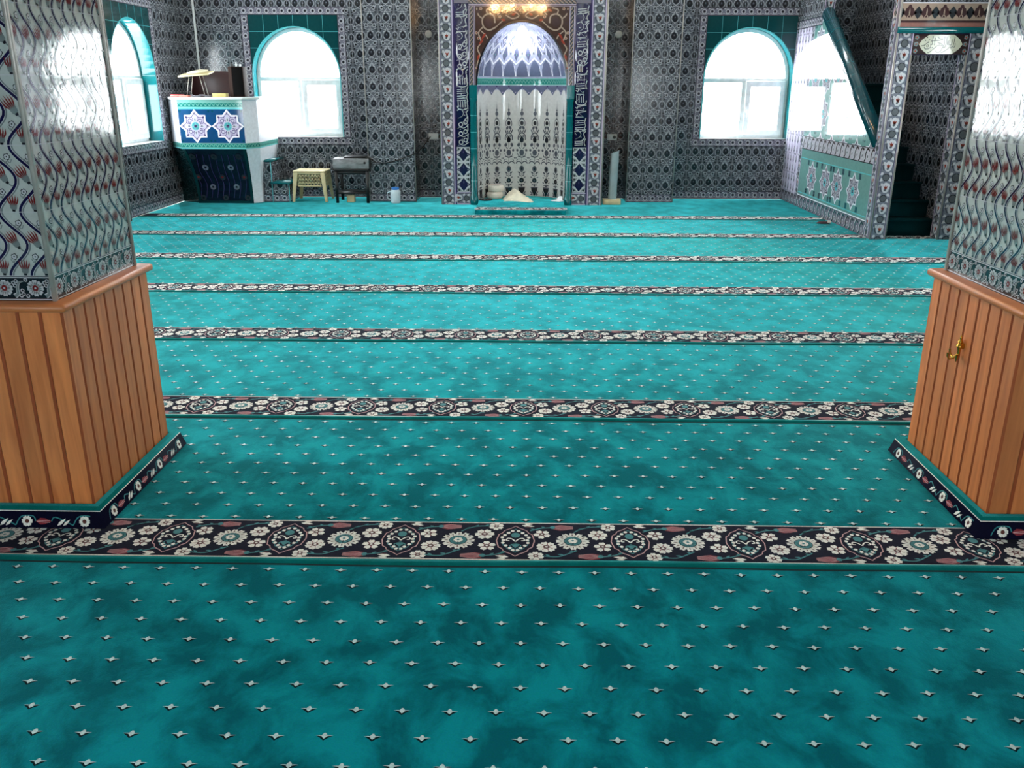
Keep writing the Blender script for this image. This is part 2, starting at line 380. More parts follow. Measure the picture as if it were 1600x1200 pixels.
# ------------------------------------------------------------------ tile patterns
TS = 0.203
def wall_tile():
    a = Art(); t = TS; c = t / 2
    a.rect(0, t, 0, t, 'slate glaze', 0)
    P = lambda x, y: (c + x * t, c + y * t)
    W = 'wall line glaze'
    def st(pts, w=.028, l=1): a.stroke([P(*p) for p in spline(pts, 3)], w * t, W, l)
    for k in (-1, 1):
        st([(0, -.16), (k * .13, -.10), (k * .235, .06), (k * .17, .24), (k * .04, .35)])           # halo of the big flower
        st([(0, -.17), (k * .06, -.24), (k * .2, -.23), (k * .3, -.26)])
        st([(k * .5, -.2), (k * .37, -.14), (k * .31, .04), (k * .36, .2), (k * .5, .3)])
        st([(0, .5), (k * .02, .42), (k * .14, .40), (k * .3, .46), (k * .36, .5)], .024)
        st([(0, -.5), (k * .03, -.46), (k * .1, -.35)], .024)
        a.ring(*P(k * .245, -.365), .095 * t, .036 * t, W, 1, 10)
        a.ell(*P(k * .245, -.365), .05 * t, .055 * t, 'navy glaze', 2, 7)
        a.ell(*P(k * .2, -.2), .045 * t, .05 * t, 'navy glaze', 2, 6); a.ell(*P(k * .36, .38), .05 * t, .05 * t, 'navy glaze', 2, 6)
        a.ell(*P(k * .4, -.46), .045 * t, .05 * t, 'navy glaze', 2, 6)
        a.leaf(P(k * .03, .34), P(k * .21, .26), .085 * t, W, 2); a.leaf(P(k * .03, .37), P(k * .1, .47), .06 * t, W, 2)
        a.leaf(P(k * .3, -.3), P(k * .42, -.24), .06 * t, W, 2)
    for x in (0, t):
        h = [(abs(x - s_), y) for s_, y in [(0, (.5 - .13) * t), (.075 * t, (.5 - .08) * t), (.115 * t, .55 * t), (.085 * t, .66 * t), (0, .72 * t)]]
        a.poly(h, 'navy glaze', 2)
        a.poly([(abs(x - s_), y) for s_, y in [(0, .53 * t), (.05 * t, .57 * t), (.03 * t, .63 * t), (0, .65 * t)]], 'grey blue glaze', 3)
    big = [(0, -.13), (.09, -.10), (.155, .0), (.16, .10), (.12, .2), (.05, .27), (0, .31)]
    a.poly([P(*p) for p in big] + [P(-x, y) for x, y in big[::-1][1:-1]], 'navy glaze', 2)
    a.ell(*P(0, .1), .075 * t, .09 * t, 'deep grey glaze', 3, 8); a.ell(*P(0, .13), .03 * t, .035 * t, 'grey blue glaze', 4, 6)
    g = .008 * t
    a.rect(0, g, 0, t, 'grout', 4); a.rect(t - g, t, 0, t, 'grout', 4); a.rect(0, t, 0, g, 'grey blue glaze', 4)
    return a
WALL = wall_tile()
def ring_band(n=.1, dark=False):
    a = Art(); a.rect(0, n, 0, .1, 'band glaze', 0)
    a.rect(0, n, 0, .006, 'navy glaze', 1); a.rect(0, n, .094, .1, 'navy glaze', 1)
    c = n / 2
    a.ring(c, .05, .026, .009, 'white glaze', 1, 10); a.ell(c, .05, .013, .013, 'navy glaze', 2, 7)
    a.stroke(spline([(0, .03), (.02, .02), (c, .016), (n - .02, .02), (n, .03)], 3), .005, 'white glaze', 1)
    a.stroke(spline([(0, .03), (.012, .05), (0, .072)], 3), .006, 'grey blue glaze', 1)
    a.stroke(spline([(n, .03), (n - .012, .05), (n, .072)], 3), .006, 'grey blue glaze', 1)
    a.leaf((.0, .08), (.03, .085), .012, 'white glaze', 1); a.leaf((n, .08), (n - .03, .085), .012, 'navy glaze', 1)
    return a
BAND = ring_band()
def rosette_band(w=.16, h=.205):
    """column of dark scalloped rosettes and red tulips in white drops"""
    a = Art(); a.rect(0, w, 0, h, 'grey blue glaze', 0); c = w / 2
    a.rect(0, .012, 0, h, 'lilac glaze', 1); a.rect(w - .012, w, 0, h, 'lilac glaze', 1)
    a.rect(.012, .017, 0, h, 'ink blue glaze', 1); a.rect(w - .017, w - .012, 0, h, 'ink blue glaze', 1)
    k = w / .16
    for s in (-1, 1):
        a.leaf((c + s * .02 * k, .052), (c + s * .062 * k, .012), .034, 'white glaze', 1)
        a.leaf((c + s * .03 * k, .1), (c + s * .064 * k, .075), .03, 'white glaze', 1)
        a.leaf((c + s * .02 * k, .20), (c + s * .06 * k, .17), .03, 'white glaze', 1)
    a.flower(c, .053, .042 * k, 10, 'deep grey glaze', 'rosette glaze', 2, inner=.76, fat=.3)
    drop = spline([(0, .055), (-.038, .02), (-.03, -.03), (0, -.048), (.03, -.03), (.038, .02)], 3, True)
    a.poly([(c + (x + .01) * k, .155 + y) for x, y in drop], 'white glaze', 2)
    for q in (-1, 0, 1): a.leaf((c + .012 * k, .128), (c + (.01 + q * .022) * k, .186 - abs(q) * .008), .02, 'rust red glaze', 3, bend=q * .1)
    a.ell(c + .006 * k, .136, .012, .012, 'rosette glaze', 4, 7)
    a.stroke(spline([(c - .05 * k, .2), (c - .045 * k, .16), (c - .03 * k, .12)], 3), .006, 'navy glaze', 3)
    return a
ROSE = rosette_band(); ROSE_N = rosette_band(.1)
def s_tile():
    p = TS / 3; a = Art(); H = TS
    a.rect(0, p, 0, H, 'pale tile', 0)
    Y = lambda t: H * (1 - t)
    big = Art()
    for k in (-1, 0, 1):
        X = lambda x: (x + k) * p
        cv = [(X(.53 * (1 - math.cos(2 * PI * t))), Y(t)) for t in [i / 16 for i in range(17)]]
        big.stroke([(x + .0042, y) for x, y in cv], .20 * p, 'leaf grey glaze', 1); big.stroke(cv, .18 * p, 'white glaze', 2); big.stroke(cv, .125 * p, 'stem navy glaze', 3)
        for (cx, ct, ang, L) in ((.43, .43, math.radians(31), .062), (.74, .86, math.radians(-4), .05)):
            ux, uy = -math.sin(ang), math.cos(ang); bx, by = X(cx), Y(ct)
            B = lambda u, v: (bx + uy * u + ux * v, by - ux * u + uy * v)
            big.poly([B(*q) for q in [(0, -.5 * L), (.010, -.34 * L), (.0125, -.05 * L), (.006, .15 * L), (-.006, .15 * L), (-.0125, -.05 * L), (-.010, -.34 * L)]], 'leaf grey glaze', 2)
            for q in (-2, -1, 0, 1, 2):
                big.leaf(B(q * .003, -.14 * L), B(q * .0085, (.60 - .07 * abs(q)) * L), .0056, 'tulip red glaze', 4, bend=-q * .05)
            big.poly([B(-.004, -.52 * L), B(.005, -.52 * L), B(.006, -.4 * L), B(-.005, -.4 * L)], 'navy glaze', 5)
            big.stroke([B(.001, -.52 * L), B(.004, -.66 * L), B(.012, -.8 * L)], .004, 'leaf grey glaze', 2)
        for (cx, ct) in ((.82, .165), (.33, .69)):
            big.flower(X(cx), Y(ct), .0115, 5, 'deep grey glaze', None, 2); big.flower(X(cx), Y(ct), .0085, 5, 'white glaze', 'deep grey glaze', 3, inner=.3)
            for s in (-1, 1): big.stroke(spline([(X(cx), Y(ct + .06)), (X(cx + s * .12), Y(ct + .09)), (X(cx + s * .2), Y(ct + .03))], 2), .0025, 'leaf grey glaze', 1)
            big.leaf((X(cx + .02), Y(ct + .14)), (X(cx - .1), Y(ct + .05)), .006, 'leaf grey glaze', 2)
    big = big.clipped(rect_planes(0, p, 0, H))
    a.add(big)
    a.rect(0, p, 0, .0022, 'white glaze', 6)
    return a
STILE = s_tile()
def flower_band(h=.072, n=TS / 2):
    a = Art(); a.rect(0, n, 0, h, 'navy glaze', 0)
    a.rect(0, n, .003, .0065, 'white glaze', 1); a.rect(0, n, h - .0065, h - .003, 'white glaze', 1)
    m = h * .52
    a.flower(.034, m, .029, 8, 'white glaze', 'tulip red glaze', 2, inner=.36, fat=.34); a.ell(.034, m, .0035, .0035, 'white glaze', 4, 6)
    for i in range(8): t = 2 * PI * i / 8; a.leaf((.034 + .010 * math.cos(t), m + .010 * math.sin(t)), (.034 + .021 * math.cos(t), m + .021 * math.sin(t)), .005, 'leaf grey glaze', 3)
    a.stroke(spline([(.064, m - .027), (.076, m - .018), (.077, m), (.085, m + .018), (.099, m + .022)], 4), .017, 'white glaze', 2, taper=True)
    a.stroke(spline([(.064, m - .027), (.076, m - .018), (.077, m), (.085, m + .018), (.099, m + .022)], 4), .011, 'leaf grey glaze', 3, taper=True)
    for x, y in ((.066, .017), (.075, .023), (.070, .008), (.094, -.02), (.086, -.025), (.092, -.008), (.006, .027), (.006, -.026)):
        a.ring(x, m + y, .0052, .0034, 'white glaze', 2, 7)
    return a
FBAND = flower_band(.082)
def star_tile(n=.4, bg='star blue glaze', corner='teal corner glaze', inner='lilac glaze'):
    """four square tiles meeting in one eight-pointed star"""
    a = Art(); c = n / 2; a.rect(0, n, 0, n, bg, 0)
    def star(r, q):
        return [(c + (r if i % 2 == 0 else q) * math.cos(i * PI / 8), c + (r if i % 2 == 0 else q) * math.sin(i * PI / 8)) for i in range(16)]
    r = c; b = r / math.sqrt(2)
    pts = []
    for i in range(8):
        a1 = i * PI / 4; R = r if i % 2 == 0 else r * .93
        pts.append((c + R * math.cos(a1), c + R * math.sin(a1))); a2 = a1 + PI / 8
        pts.append((c + r * .72 * math.cos(a2), c + r * .72 * math.sin(a2)))
    sh = lambda k: [(c + (x - c) * k, c + (y - c) * k) for x, y in pts]
    for sx in (-1, 1):
        for sy in (-1, 1): a.ell(c + sx * c * .88, c + sy * c * .88, c * .07, c * .07, corner, 1, 8)
    a.poly(sh(1.0), 'star white glaze', 1); a.poly(sh(.9), inner, 2)
    V = 'violet line glaze'
    a.stroke(sh(.78), c * .035, V, 3, closed=True)
    for i in range(8):
        a1 = i * PI / 4; p = lambda rr, d=0: (c + rr * c * math.cos(a1 + d), c + rr * c * math.sin(a1 + d))
        a.leaf(p(.66), p(.84), c * .12, V, 3)
        if i % 2:
            a.ring(*p(.46), c * .105, c * .035, V, 3, 9); a.ell(*p(.46), c * .045, c * .045, 'white glaze', 4, 6)
        else:
            a.leaf(p(.22), p(.6), c * .2, 'white glaze', 3); a.leaf(p(.3), p(.5), c * .09, V, 4)
        a.stroke([p(.3, .39), p(.5, .3), p(.6, .39), p(.5, .48), p(.3, .39)], c * .025, V, 3)
    a.flower(c, c, c * .26, 8, 'teal light glaze', V, 5, inner=.35)
    a.rect(0, n, c - .0012, c + .0012, 'white glaze', 6); a.rect(c - .0012, c + .0012, 0, n, 'white glaze', 6)
    return a
def zig_band(n=.1, h=.06, base='green band glaze', ln='green band light'):
    a = Art(); a.rect(0, n, 0, h, base, 0)
    a.rect(0, n, 0, h * .12, ln, 1); a.rect(0, n, h * .88, h, ln, 1)
    for i in range(2):
        x = i * n / 2
        a.stroke(spline([(x, h * .25), (x + n * .14, h * .7), (x + n * .3, h * .7), (x + n * .5, h * .25)], 3), h * .09, ln, 1)
        a.ell(x + n * .25, h * .4, h * .09, h * .12, 'teal corner glaze', 1, 6)
    return a
GREEN = zig_band()
def cartouche(w=.17, h=.186):
    a = Art(); a.rect(0, w, 0, h, 'white glaze', 0); cx, cy = w / 2, h / 2
    for sx in (-1, 1):
        for sy in (-1, 1):
            a.leaf((cx + sx * w * .5, cy + sy * h * .22), (cx + sx * w * .14, cy + sy * h * .46), .03, 'leaf grey glaze', 1)
            a.ell(cx + sx * w * .36, cy + sy * h * .38, .011, .014, 'deep grey glaze', 2, 7)
    o = [(0, .46), (.1, .36), (.22, .22), (.3, .12), (.42, .08), (.5, 0)]
    q = o + [(x, -y) for x, y in o[::-1][1:]]; q = q + [(-x, y) for x, y in q[::-1][1:-1]]
    a.poly([(cx + x * w * .96, cy + y * h * .96) for x, y in q], 'ink blue glaze', 2)
    for sx in (-1, 1): a.ell(cx + sx * w * .34, cy, .012, .009, 'grey blue glaze', 3, 8)
    a.leaf((cx, cy + .01), (cx, cy + h * .3), .018, 'violet line glaze', 3)
    a.rect(0, .004, 0, h, 'ink blue glaze', 3); a.rect(w - .004, w, 0, h, 'ink blue glaze', 3)
    return a
CART = cartouche()
def guilloche(n=.05, w=.075):
    a = Art(); a.rect(0, w, 0, n, 'deep grey glaze', 0); a.rect(0, .008, 0, n, 'lilac glaze', 1); a.rect(w - .022, w - .014, 0, n, 'lilac glaze', 1)
    a.rect(w - .014, w - .004, 0, n, 'frieze brown glaze', 1); a.rect(w - .004, w, 0, n, 'lilac glaze', 1)
    a.stroke([(.012, 0), (.03, n * .5), (.046, n)], .010, 'beige glaze', 1); a.stroke([(.046, 0), (.03, n * .5), (.012, n)], .006, 'grey blue glaze', 1)
    return a
GUIL = guilloche()
def scroll_band(n, h, base, dark, light):
    a = Art(); a.rect(0, n, 0, h, base, 0)
    a.stroke(spline([(n * .1, h * .05), (n * .3, h * .2), (n * .3, h * .55), (n * .55, h * .9), (n * .95, h * .8)], 4), n * .14, dark, 1)
    a.stroke(spline([(n * .0, h * .1), (n * .18, h * .3), (n * .16, h * .6), (n * .4, h * .95)], 4), n * .12, light, 1)
    a.ell(n * .7, h * .4, n * .14, h * .2, light, 1, 8, .4); a.ell(n * .7, h * .4, n * .06, h * .1, dark, 2, 7)
    return a
# letters of the painted inscriptions: strokes of a thuluth hand
def letter_strip(w, h, seed, mt='white glaze'):
    r = random.Random(seed); a = Art(); y = .01; T = w * .055
    while y < h - w * .5:
        k = r.randrange(5); s = w * r.uniform(.85, 1.05)
        ox = w * .5
        if k == 0:      # a row of tall uprights over a long bowl
            for i in range(r.choice((3, 4, 5))):
                x = w * (.2 + .16 * i); a.stroke([(x, y + s * .3), (x - w * .02, y + s * (.8 + r.uniform(-.1, .1)))], T, mt)
            a.stroke(spline([(w * .88, y + s * .45), (w * .8, y + s * .2), (w * .5, y + s * .12), (w * .2, y + s * .2), (w * .12, y + s * .4)], 4), T, mt)
            y += s * .66
        elif k == 1:    # loops
            a.ring(w * .35, y + s * .3, w * .14, T, mt, 1, 10); a.ring(w * .68, y + s * .45, w * .13, T, mt, 1, 10)
            a.stroke(spline([(w * .9, y + s * .3), (w * .6, y + s * .08), (w * .3, y + s * .12), (w * .1, y + s * .02)], 4), T, mt, taper=True)
            a.stroke([(w * .85, y + s * .5), (w * .85, y + s * .85)], T, mt); y += s * .62
        elif k == 2:    # long sweeping tail
            a.stroke(spline([(w * .1, y + s * .65), (w * .35, y + s * .75), (w * .55, y + s * .5), (w * .45, y + s * .25), (w * .15, y + s * .1)], 4), T * 1.2, mt, taper=True)
            a.stroke(spline([(w * .9, y + s * .7), (w * .75, y + s * .5), (w * .82, y + s * .2), (w * .62, y)], 4), T, mt)
            a.stroke([(w * .62, y + s * .75), (w * .92, y + s * .82)], T, mt); y += s * .58
        elif k == 3:    # kaf and hamza
            a.stroke([(w * .15, y + s * .2), (w * .7, y + s * .2), (w * .35, y + s * .5), (w * .88, y + s * .62)], T, mt)
            a.stroke(spline([(w * .12, y + s * .45), (w * .25, y + s * .35), (w * .3, y + s * .55)], 3), T, mt); y += s * .48
        else:
            for i in range(3): a.stroke([(w * .12, y + s * (.1 + .14 * i)), (w * .72, y + s * (.14 + .14 * i))], T * .9, mt)
            a.stroke(spline([(w * .88, y + s * .6), (w * .8, y + s * .3), (w * .88, y + s * .05)], 4), T, mt); y += s * .46
        for i in range(3):
            dx, dy = r.uniform(.15, .85) * w, y - r.uniform(0, .4) * s
            a.poly([(dx, dy - T * .7), (dx + T * .7, dy), (dx, dy + T * .7), (dx - T * .7, dy)], mt)
    return a.clipped(rect_planes(w * .05, w * .97, 0, h - .01))

# ------------------------------------------------------------------ the room
XL, XR, YB, YF, ZC = -4.55, 4.36, 12.1, -2.6, 4.7
MX = -0.087                                             # centre line of the prayer niche
HW, SILL, SPR, RISE, WTOP, DEEP = 0.58, 0.79, 1.56, 0.61, 2.31, 0.25
def arch_pts(hw=HW, spr=SPR, rise=RISE, n=24):
    return [(hw * math.cos(PI * i / n), spr + rise * math.sin(PI * i / n)) for i in range(n + 1)]

def window_surround(mb, uc, fancy):
    """opening, reveals, teal spandrels and ring band, in the wall's own u,v frame"""
    x0, x1 = uc - HW, uc + HW
    A = [(uc + x, y) for x, y in arch_pts()]
    tm = 'teal dark glaze'
    for i in range(len(A) - 1):
        (xa, ya), (xb, yb) = A[i], A[i + 1]
        mb.quad((xb, yb, 0), (xa, ya, 0), (xa, WTOP, 0), (xb, WTOP, 0), tm)
    rim = [(x1, SILL)] + A + [(x0, SILL)]
    for i in range(len(rim) - 1):
        (xa, ya), (xb, yb) = rim[i], rim[i + 1]
        mb.quad((xa, ya, 0), (xb, yb, 0), (xb, yb, -DEEP), (xa, ya, -DEEP), 'teal glaze')
    mb.quad((x0, SILL, 0), (x1, SILL, 0), (x1, SILL, -DEEP), (x0, SILL, -DEEP), 'white stone')
    g = Art()
    for k in range(1, 6):
        x = -HW + k * HW / 3; y = SPR + RISE * math.sqrt(max(0, 1 - (x / HW) ** 2))
        if WTOP - y > .03: g.rect(uc + x - .002, uc + x + .002, y + .01, WTOP, 'teal light glaze', 1)
    for y in (WTOP - .2, WTOP - .4, WTOP - .6):
        xx = HW * math.sqrt(max(0, 1 - ((y - SPR) / RISE) ** 2)) if y > SPR else HW
        if y < SPR + RISE and HW - xx > .01:
            g.rect(x0, uc - xx - .01, y - .002, y + .002, 'teal light glaze', 1); g.rect(uc + xx + .01, x1, y - .002, y + .002, 'teal light glaze', 1)
        elif y >= SPR + RISE: g.rect(x0, x1, y - .002, y + .002, 'teal light glaze', 1)
    g.stroke([(x, y) for x, y in rim], .014, 'teal light glaze', 2)
    mb.art(g)
    if fancy:
        b = .1
        mb.fill(BAND, .1, .1, x0 - b, x1 + b, SILL - b, SILL, x0 - b, SILL - b)
        mb.fill(BAND, .1, .1, x0 - b, x1 + b, WTOP, WTOP + b, x0 - b, WTOP)
        O, U, W, N = mb.O, mb.U, mb.W, mb.N
        for (xx, flip) in ((x0 - b, 0), (x1, 1)):           # the uprights: the same band turned a quarter
            mb.frame(O + U * (xx if flip == 0 else xx + b) + W * SILL if flip else O + U * xx + W * WTOP, W if flip else -W, -U if flip else U)
            mb.fill(BAND, .1, .1, 0, WTOP - SILL, 0, b)
            mb.frame(O, U, W)
    else:
        for q in ((x0 - .1, x0, SILL - .1, WTOP + .1), (x1, x1 + .1, SILL - .1, WTOP + .1), (x0, x1, SILL - .1, SILL), (x0, x1, WTOP, WTOP + .1)):
            mb.quad((q[0], q[2], 0), (q[1], q[2], 0), (q[1], q[3], 0), (q[0], q[3], 0), 'band glaze')

UP0, UP1 = 3.35, 4.4
def wall(name, O, U, width, height, wins, fancy=None, thick=DEEP, ztile=3.2, upper=()):
    """wins: list of (centre u, tiled?); fancy: u-range that carries the floral tiles"""
    mb = MB().frame(O, U, (0, 0, 1))
    def panel(u0, u1, v0, v1):
        if u1 - u0 < 1e-4 or v1 - v0 < 1e-4: return
        fa, fb = fancy or (0, 0)
        a, b = max(u0, fa), min(u1, fb)
        if b > a:
            mb.fill(BAND, .1, .1, a, b, max(v0, 0), min(v1, .1))
            mb.fill(WALL, TS, TS, a, b, max(v0, .1), min(v1, ztile), 0, .1)
            if v1 > ztile: mb.quad((a, max(v0, ztile), 0), (b, max(v0, ztile), 0), (b, v1, 0), (a, v1, 0), 'plaster')
            rest = [(u0, a), (b, u1)]
        else: rest = [(u0, u1)]
        for p, q in rest:
            if q - p > 1e-4:
                if v0 < ztile: mb.quad((p, v0, 0), (q, v0, 0), (q, min(v1, ztile), 0), (p, min(v1, ztile), 0), 'plain wall tile')
                if v1 > ztile: mb.quad((p, max(v0, ztile), 0), (q, max(v0, ztile), 0), (q, v1, 0), (p, v1, 0), 'plaster')
    cur = 0; e = -thick; lower = [u for u, f in wins if f is not None]
    for uc, fz in sorted(wins, key=lambda t: t[0]):
        a, b = uc - HW - .1, uc + HW + .1
        panel(cur, a, 0, height); panel(a, b, 0, SILL - .1); panel(a, b, WTOP + .1, UP0); cur = b
        if uc in upper:
            x0, x1 = uc - HW, uc + HW
            panel(a, x0, UP0, UP1); panel(x1, b, UP0, UP1); panel(a, b, UP1, height)
            for p, q in (((x1, UP0), (x1, UP1)), ((x1, UP1), (x0, UP1)), ((x0, UP1), (x0, UP0)), ((x0, UP0), (x1, UP0))):
                mb.quad((p[0], p[1], 0), (q[0], q[1], 0), (q[0], q[1], e), (p[0], p[1], e), 'plaster')
        else: panel(a, b, UP0, height)
        if uc in lower: window_surround(mb, uc, fz)
        else: panel(a, b, SILL - .1, WTOP + .1)
    panel(cur, width, 0, height)
    # outer skin with the same openings
    cur = 0
    for uc, fz in sorted(wins, key=lambda t: t[0]) + [(None, None)]:
        a = width if uc is None else uc - HW
        mb.quad((a, 0, e), (cur, 0, e), (cur, height, e), (a, height, e), 'plaster')
        if uc is None: break
        b = uc + HW; cur = b; up = uc in upper; zt = UP0 if up else height
        if up: mb.quad((b, UP1, e), (a, UP1, e), (a, height, e), (b, height, e), 'plaster')
        if uc not in lower: mb.quad((b, 0, e), (a, 0, e), (a, zt, e), (b, zt, e), 'plaster'); continue
        mb.quad((b, 0, e), (a, 0, e), (a, SILL, e), (b, SILL, e), 'plaster')
        A = [(uc + x, y) for x, y in arch_pts()]
        for i in range(len(A) - 1):
            (xa, ya), (xb, yb) = A[i], A[i + 1]
            mb.quad((xa, ya, e), (xb, yb, e), (xb, zt, e), (xa, zt, e), 'plaster')
    mb.quad((0, height, 0), (width, height, 0), (width, height, e), (0, height, e), 'plaster')
    o = mb.build(name); o['kind'] = 'structure'
    return o

WIN_BACK = [MX - 2.985, MX + 2.96]
Y_SIDE = [10.55, 7.4, 4.6]
LABW = {}
o = wall('wall_back', (XL, YB, 0), (1, 0, 0), XR - XL, ZC, [(x - XL, True) for x in WIN_BACK] + [(MX - XL, None)], (0, XR - XL), upper=[x - XL for x in WIN_BACK + [MX]])
o['label'] = 'back wall of dark floral tiles with two arched windows'
o = wall('wall_left', (XL, YF, 0), (0, 1, 0), YB - YF, ZC, [(y - YF, y > 1) for y in Y_SIDE], (3.6, YB - YF), upper=[y - YF for y in Y_SIDE[:3]])
o['label'] = 'left wall of dark floral tiles with an arched window'
o = wall('wall_right', (XR, YB, 0), (0, -1, 0), YB - YF, ZC, [(YB - Y_SIDE[1], True), (YB - Y_SIDE[0], None)], (0, 11.1), upper=[YB - y for y in Y_SIDE[:2]])
o['label'] = 'right wall of dark floral tiles behind the pulpit stairs'
o = wall('wall_front', (XR, YF, 0), (-1, 0, 0), XR - XL, ZC, [(1.6, False), (3.9, False), (7.2, False)], upper=[1.6, 3.9, 7.2])
o['label'] = 'plain tiled wall behind the viewer'
mb = MB(); mb.box(XL - .3, XR + .3, YF - .3, YB + .3, -.2, -.006, 'plaster')
o = mb.build('floor'); o['kind'] = 'structure'; o['label'] = 'floor slab under the carpet'
mb = MB(); mb.box(XL - .25, XR + .25, YF - .25, YB + .25, ZC, ZC + .2, 'ceiling plaster')
mb.box(XL + .001, XR - .001, YF + .001, 3.6, GAL, GAL + .3, 'ceiling plaster') if (GAL := 3.05) else None  # gallery slab added out of view; keeps daylight off the foreground
o = mb.build('ceiling'); o['kind'] = 'structure'; o['label'] = 'white ceiling with an added gallery slab over the pillars'

def window(idx, O, U, label, sash=1, handle=0):
    """white plastic arched window with fixed fan light, fixed pane and opening sash; u,v in its own frame, n into the room"""
    fr = MB().frame(O, U, (0, 0, 1))
    w, z0, z1 = HW, SILL, 1.50
    out = [(w, z0)] + arch_pts() + [(-w, z0)]
    inn = [(w - .05, z0 + .05)] + [(x, y) for x, y in arch_pts(w - .05, SPR, RISE - .05)] + [(-w + .05, z0 + .05)]
    fr.ringprism(out, inn, 0, .06, 'white plastic')
    fr.box(-w + .04, w - .04, z1, z1 + .055, .002, .062, 'white plastic')
    fr.box(-.032, .032, z0 + .04, z1 + .01, .003, .063, 'white plastic')
    root = fr.build(f'window_{idx}', bevel=.006); root['kind'] = 'structure'; root['label'] = label
    def prt(mb, name, par=None, lab=None, **k):
        o = mb.build(name, par or root, **k)
        if lab: o['label'] = lab
        return o
    sx0, sx1 = (.02, w - .035) if sash > 0 else (-w + .035, -.02)
    s = MB().frame(O, U, (0, 0, 1)); a, b = z0 + .035, z1 + .02
    s.ringprism([(sx0, a), (sx1, a), (sx1, b), (sx0, b)], [(sx0 + .07, a + .07), (sx1 - .07, a + .07), (sx1 - .07, b - .07), (sx0 + .07, b - .07)], .03, .09, 'white plastic')
    so = prt(s, 'sash', bevel=.008)
    h = MB().frame(O, U, (0, 0, 1)); hx = sx1 - .035 if handle else sx0 + .035
    h.box(hx - .014, hx + .014, 1.12, 1.2, .09, .102, 'white plastic'); h.tube([(hx, 1.16, .1), (hx, 1.16, .135), (hx, 1.06, .138)], .010, 'white plastic')
    prt(h, 'handle', so, smooth=40)
    p = MB().frame(O, U, (0, 0, 1)); p.box(sx0 + .06, sx1 - .06, a + .06, b - .06, .05, .056, 'window glass'); prt(p, 'pane', so)
    ox0, ox1 = (-w + .04, -.02) if sash > 0 else (.02, w - .04)
    p = MB().frame(O, U, (0, 0, 1)); p.box(ox0, ox1, z0 + .04, z1 + .01, .025, .031, 'window glass'); prt(p, 'pane')
    p = MB().frame(O, U, (0, 0, 1)); q = [(x, max(y, z1 + .05)) for x, y in [(w - .04, z1 + .05)] + arch_pts(w - .04, SPR, RISE - .04) + [(-w + .04, z1 + .05)]]
    p.prism(q, .025, .031, 'window glass'); prt(p, 'fanlight_pane')
    return root
wi = 0
def add_win(O, U, label, **k):
    global wi; wi += 1; window(wi, O, U, label, **k)
    d = bpy.data.lights.new('sky_portal', 'AREA'); d.shape = 'RECTANGLE'; d.size = 2 * HW; d.size_y = SPR + RISE - SILL; d.cycles.is_portal = True
    l = bpy.data.objects.new('sky_portal', d); COL.objects.link(l)
    n = Vector(U).cross(Vector((0, 0, 1)))
    l.location = Vector(O) + Vector((0, 0, (SILL + SPR + RISE) / 2)) - n * .03
    l.rotation_euler = n.to_track_quat('-Z', 'Z').to_euler()
D2 = DEEP - .01
add_win((WIN_BACK[0], YB + D2, 0), (1, 0, 0), 'arched white window left of the prayer niche', sash=1, handle=1)
add_win((WIN_BACK[1], YB + D2, 0), (1, 0, 0), 'arched white window right of the prayer niche', sash=1, handle=0)
for y, nm in zip(Y_SIDE, ('arched window in the left wall beside the corner lectern', 'left wall window halfway down the hall', 'left wall window beside the pillar')):
    add_win((XL - D2, y, 0), (0, 1, 0), nm)
for y, nm in ((Y_SIDE[1], 'right wall window halfway down the hall'),):
    add_win((XR + D2, y, 0), (0, -1, 0), nm)
for u, nm in ((1.6, 'on the right'), (3.9, 'straight behind'), (7.2, 'on the left')): add_win((XR - u, YF - D2, 0), (-1, 0, 0), f'added rear window behind the viewer {nm}')  # unseen rear windows, added to light the faces turned to the viewer

def add_upper(O, U, label):  # invented high windows out of view, added to brighten the hall
    global wi; wi += 1
    fr = MB().frame(O, U, (0, 0, 1)); w = HW
    fr.ringprism([(w, UP0), (w, UP1), (-w, UP1), (-w, UP0)], [(w - .05, UP0 + .05), (w - .05, UP1 - .05), (-w + .05, UP1 - .05), (-w + .05, UP0 + .05)], 0, .06, 'white plastic')
    fr.box(-.03, .03, UP0 + .04, UP1 - .04, .002, .058, 'white plastic')
    o = fr.build(f'window_{wi}'); o['kind'] = 'structure'; o['label'] = label
    for x0, x1 in ((-w + .04, -.02), (.02, w - .04)):
        p = MB().frame(O, U, (0, 0, 1)); p.box(x0, x1, UP0 + .04, UP1 - .04, .025, .031, 'window glass'); p.build('pane', o)
    d = bpy.data.lights.new('sky_portal', 'AREA'); d.shape = 'RECTANGLE'; d.size = 2 * HW; d.size_y = UP1 - UP0; d.cycles.is_portal = True
    l = bpy.data.objects.new('sky_portal', d); COL.objects.link(l); n = Vector(U).cross(Vector((0, 0, 1)))
    l.location = Vector(O) + Vector((0, 0, (UP0 + UP1) / 2)) - n * .03; l.rotation_euler = n.to_track_quat('-Z', 'Z').to_euler()
for x, nm in zip(WIN_BACK + [MX], ('left', 'right', 'middle')): add_upper((x, YB + D2, 0), (1, 0, 0), f'high {nm} window added in the back wall above the tiles')
for u, nm in ((1.6, 'on the right'), (3.9, 'in the middle'), (7.2, 'on the left')): add_upper((XR - u, YF - D2, 0), (-1, 0, 0), f'added high rear window over the gallery {nm}')
for y, nm in zip(Y_SIDE[:3], ('by the back corner', 'halfway down the hall', 'by the gallery edge')):
    add_upper((XL - D2, y, 0), (0, 1, 0), f'added high window in the left wall {nm}')
    if y > 5: add_upper((XR + D2, y, 0), (0, -1, 0), f'added high window in the right wall {nm}')

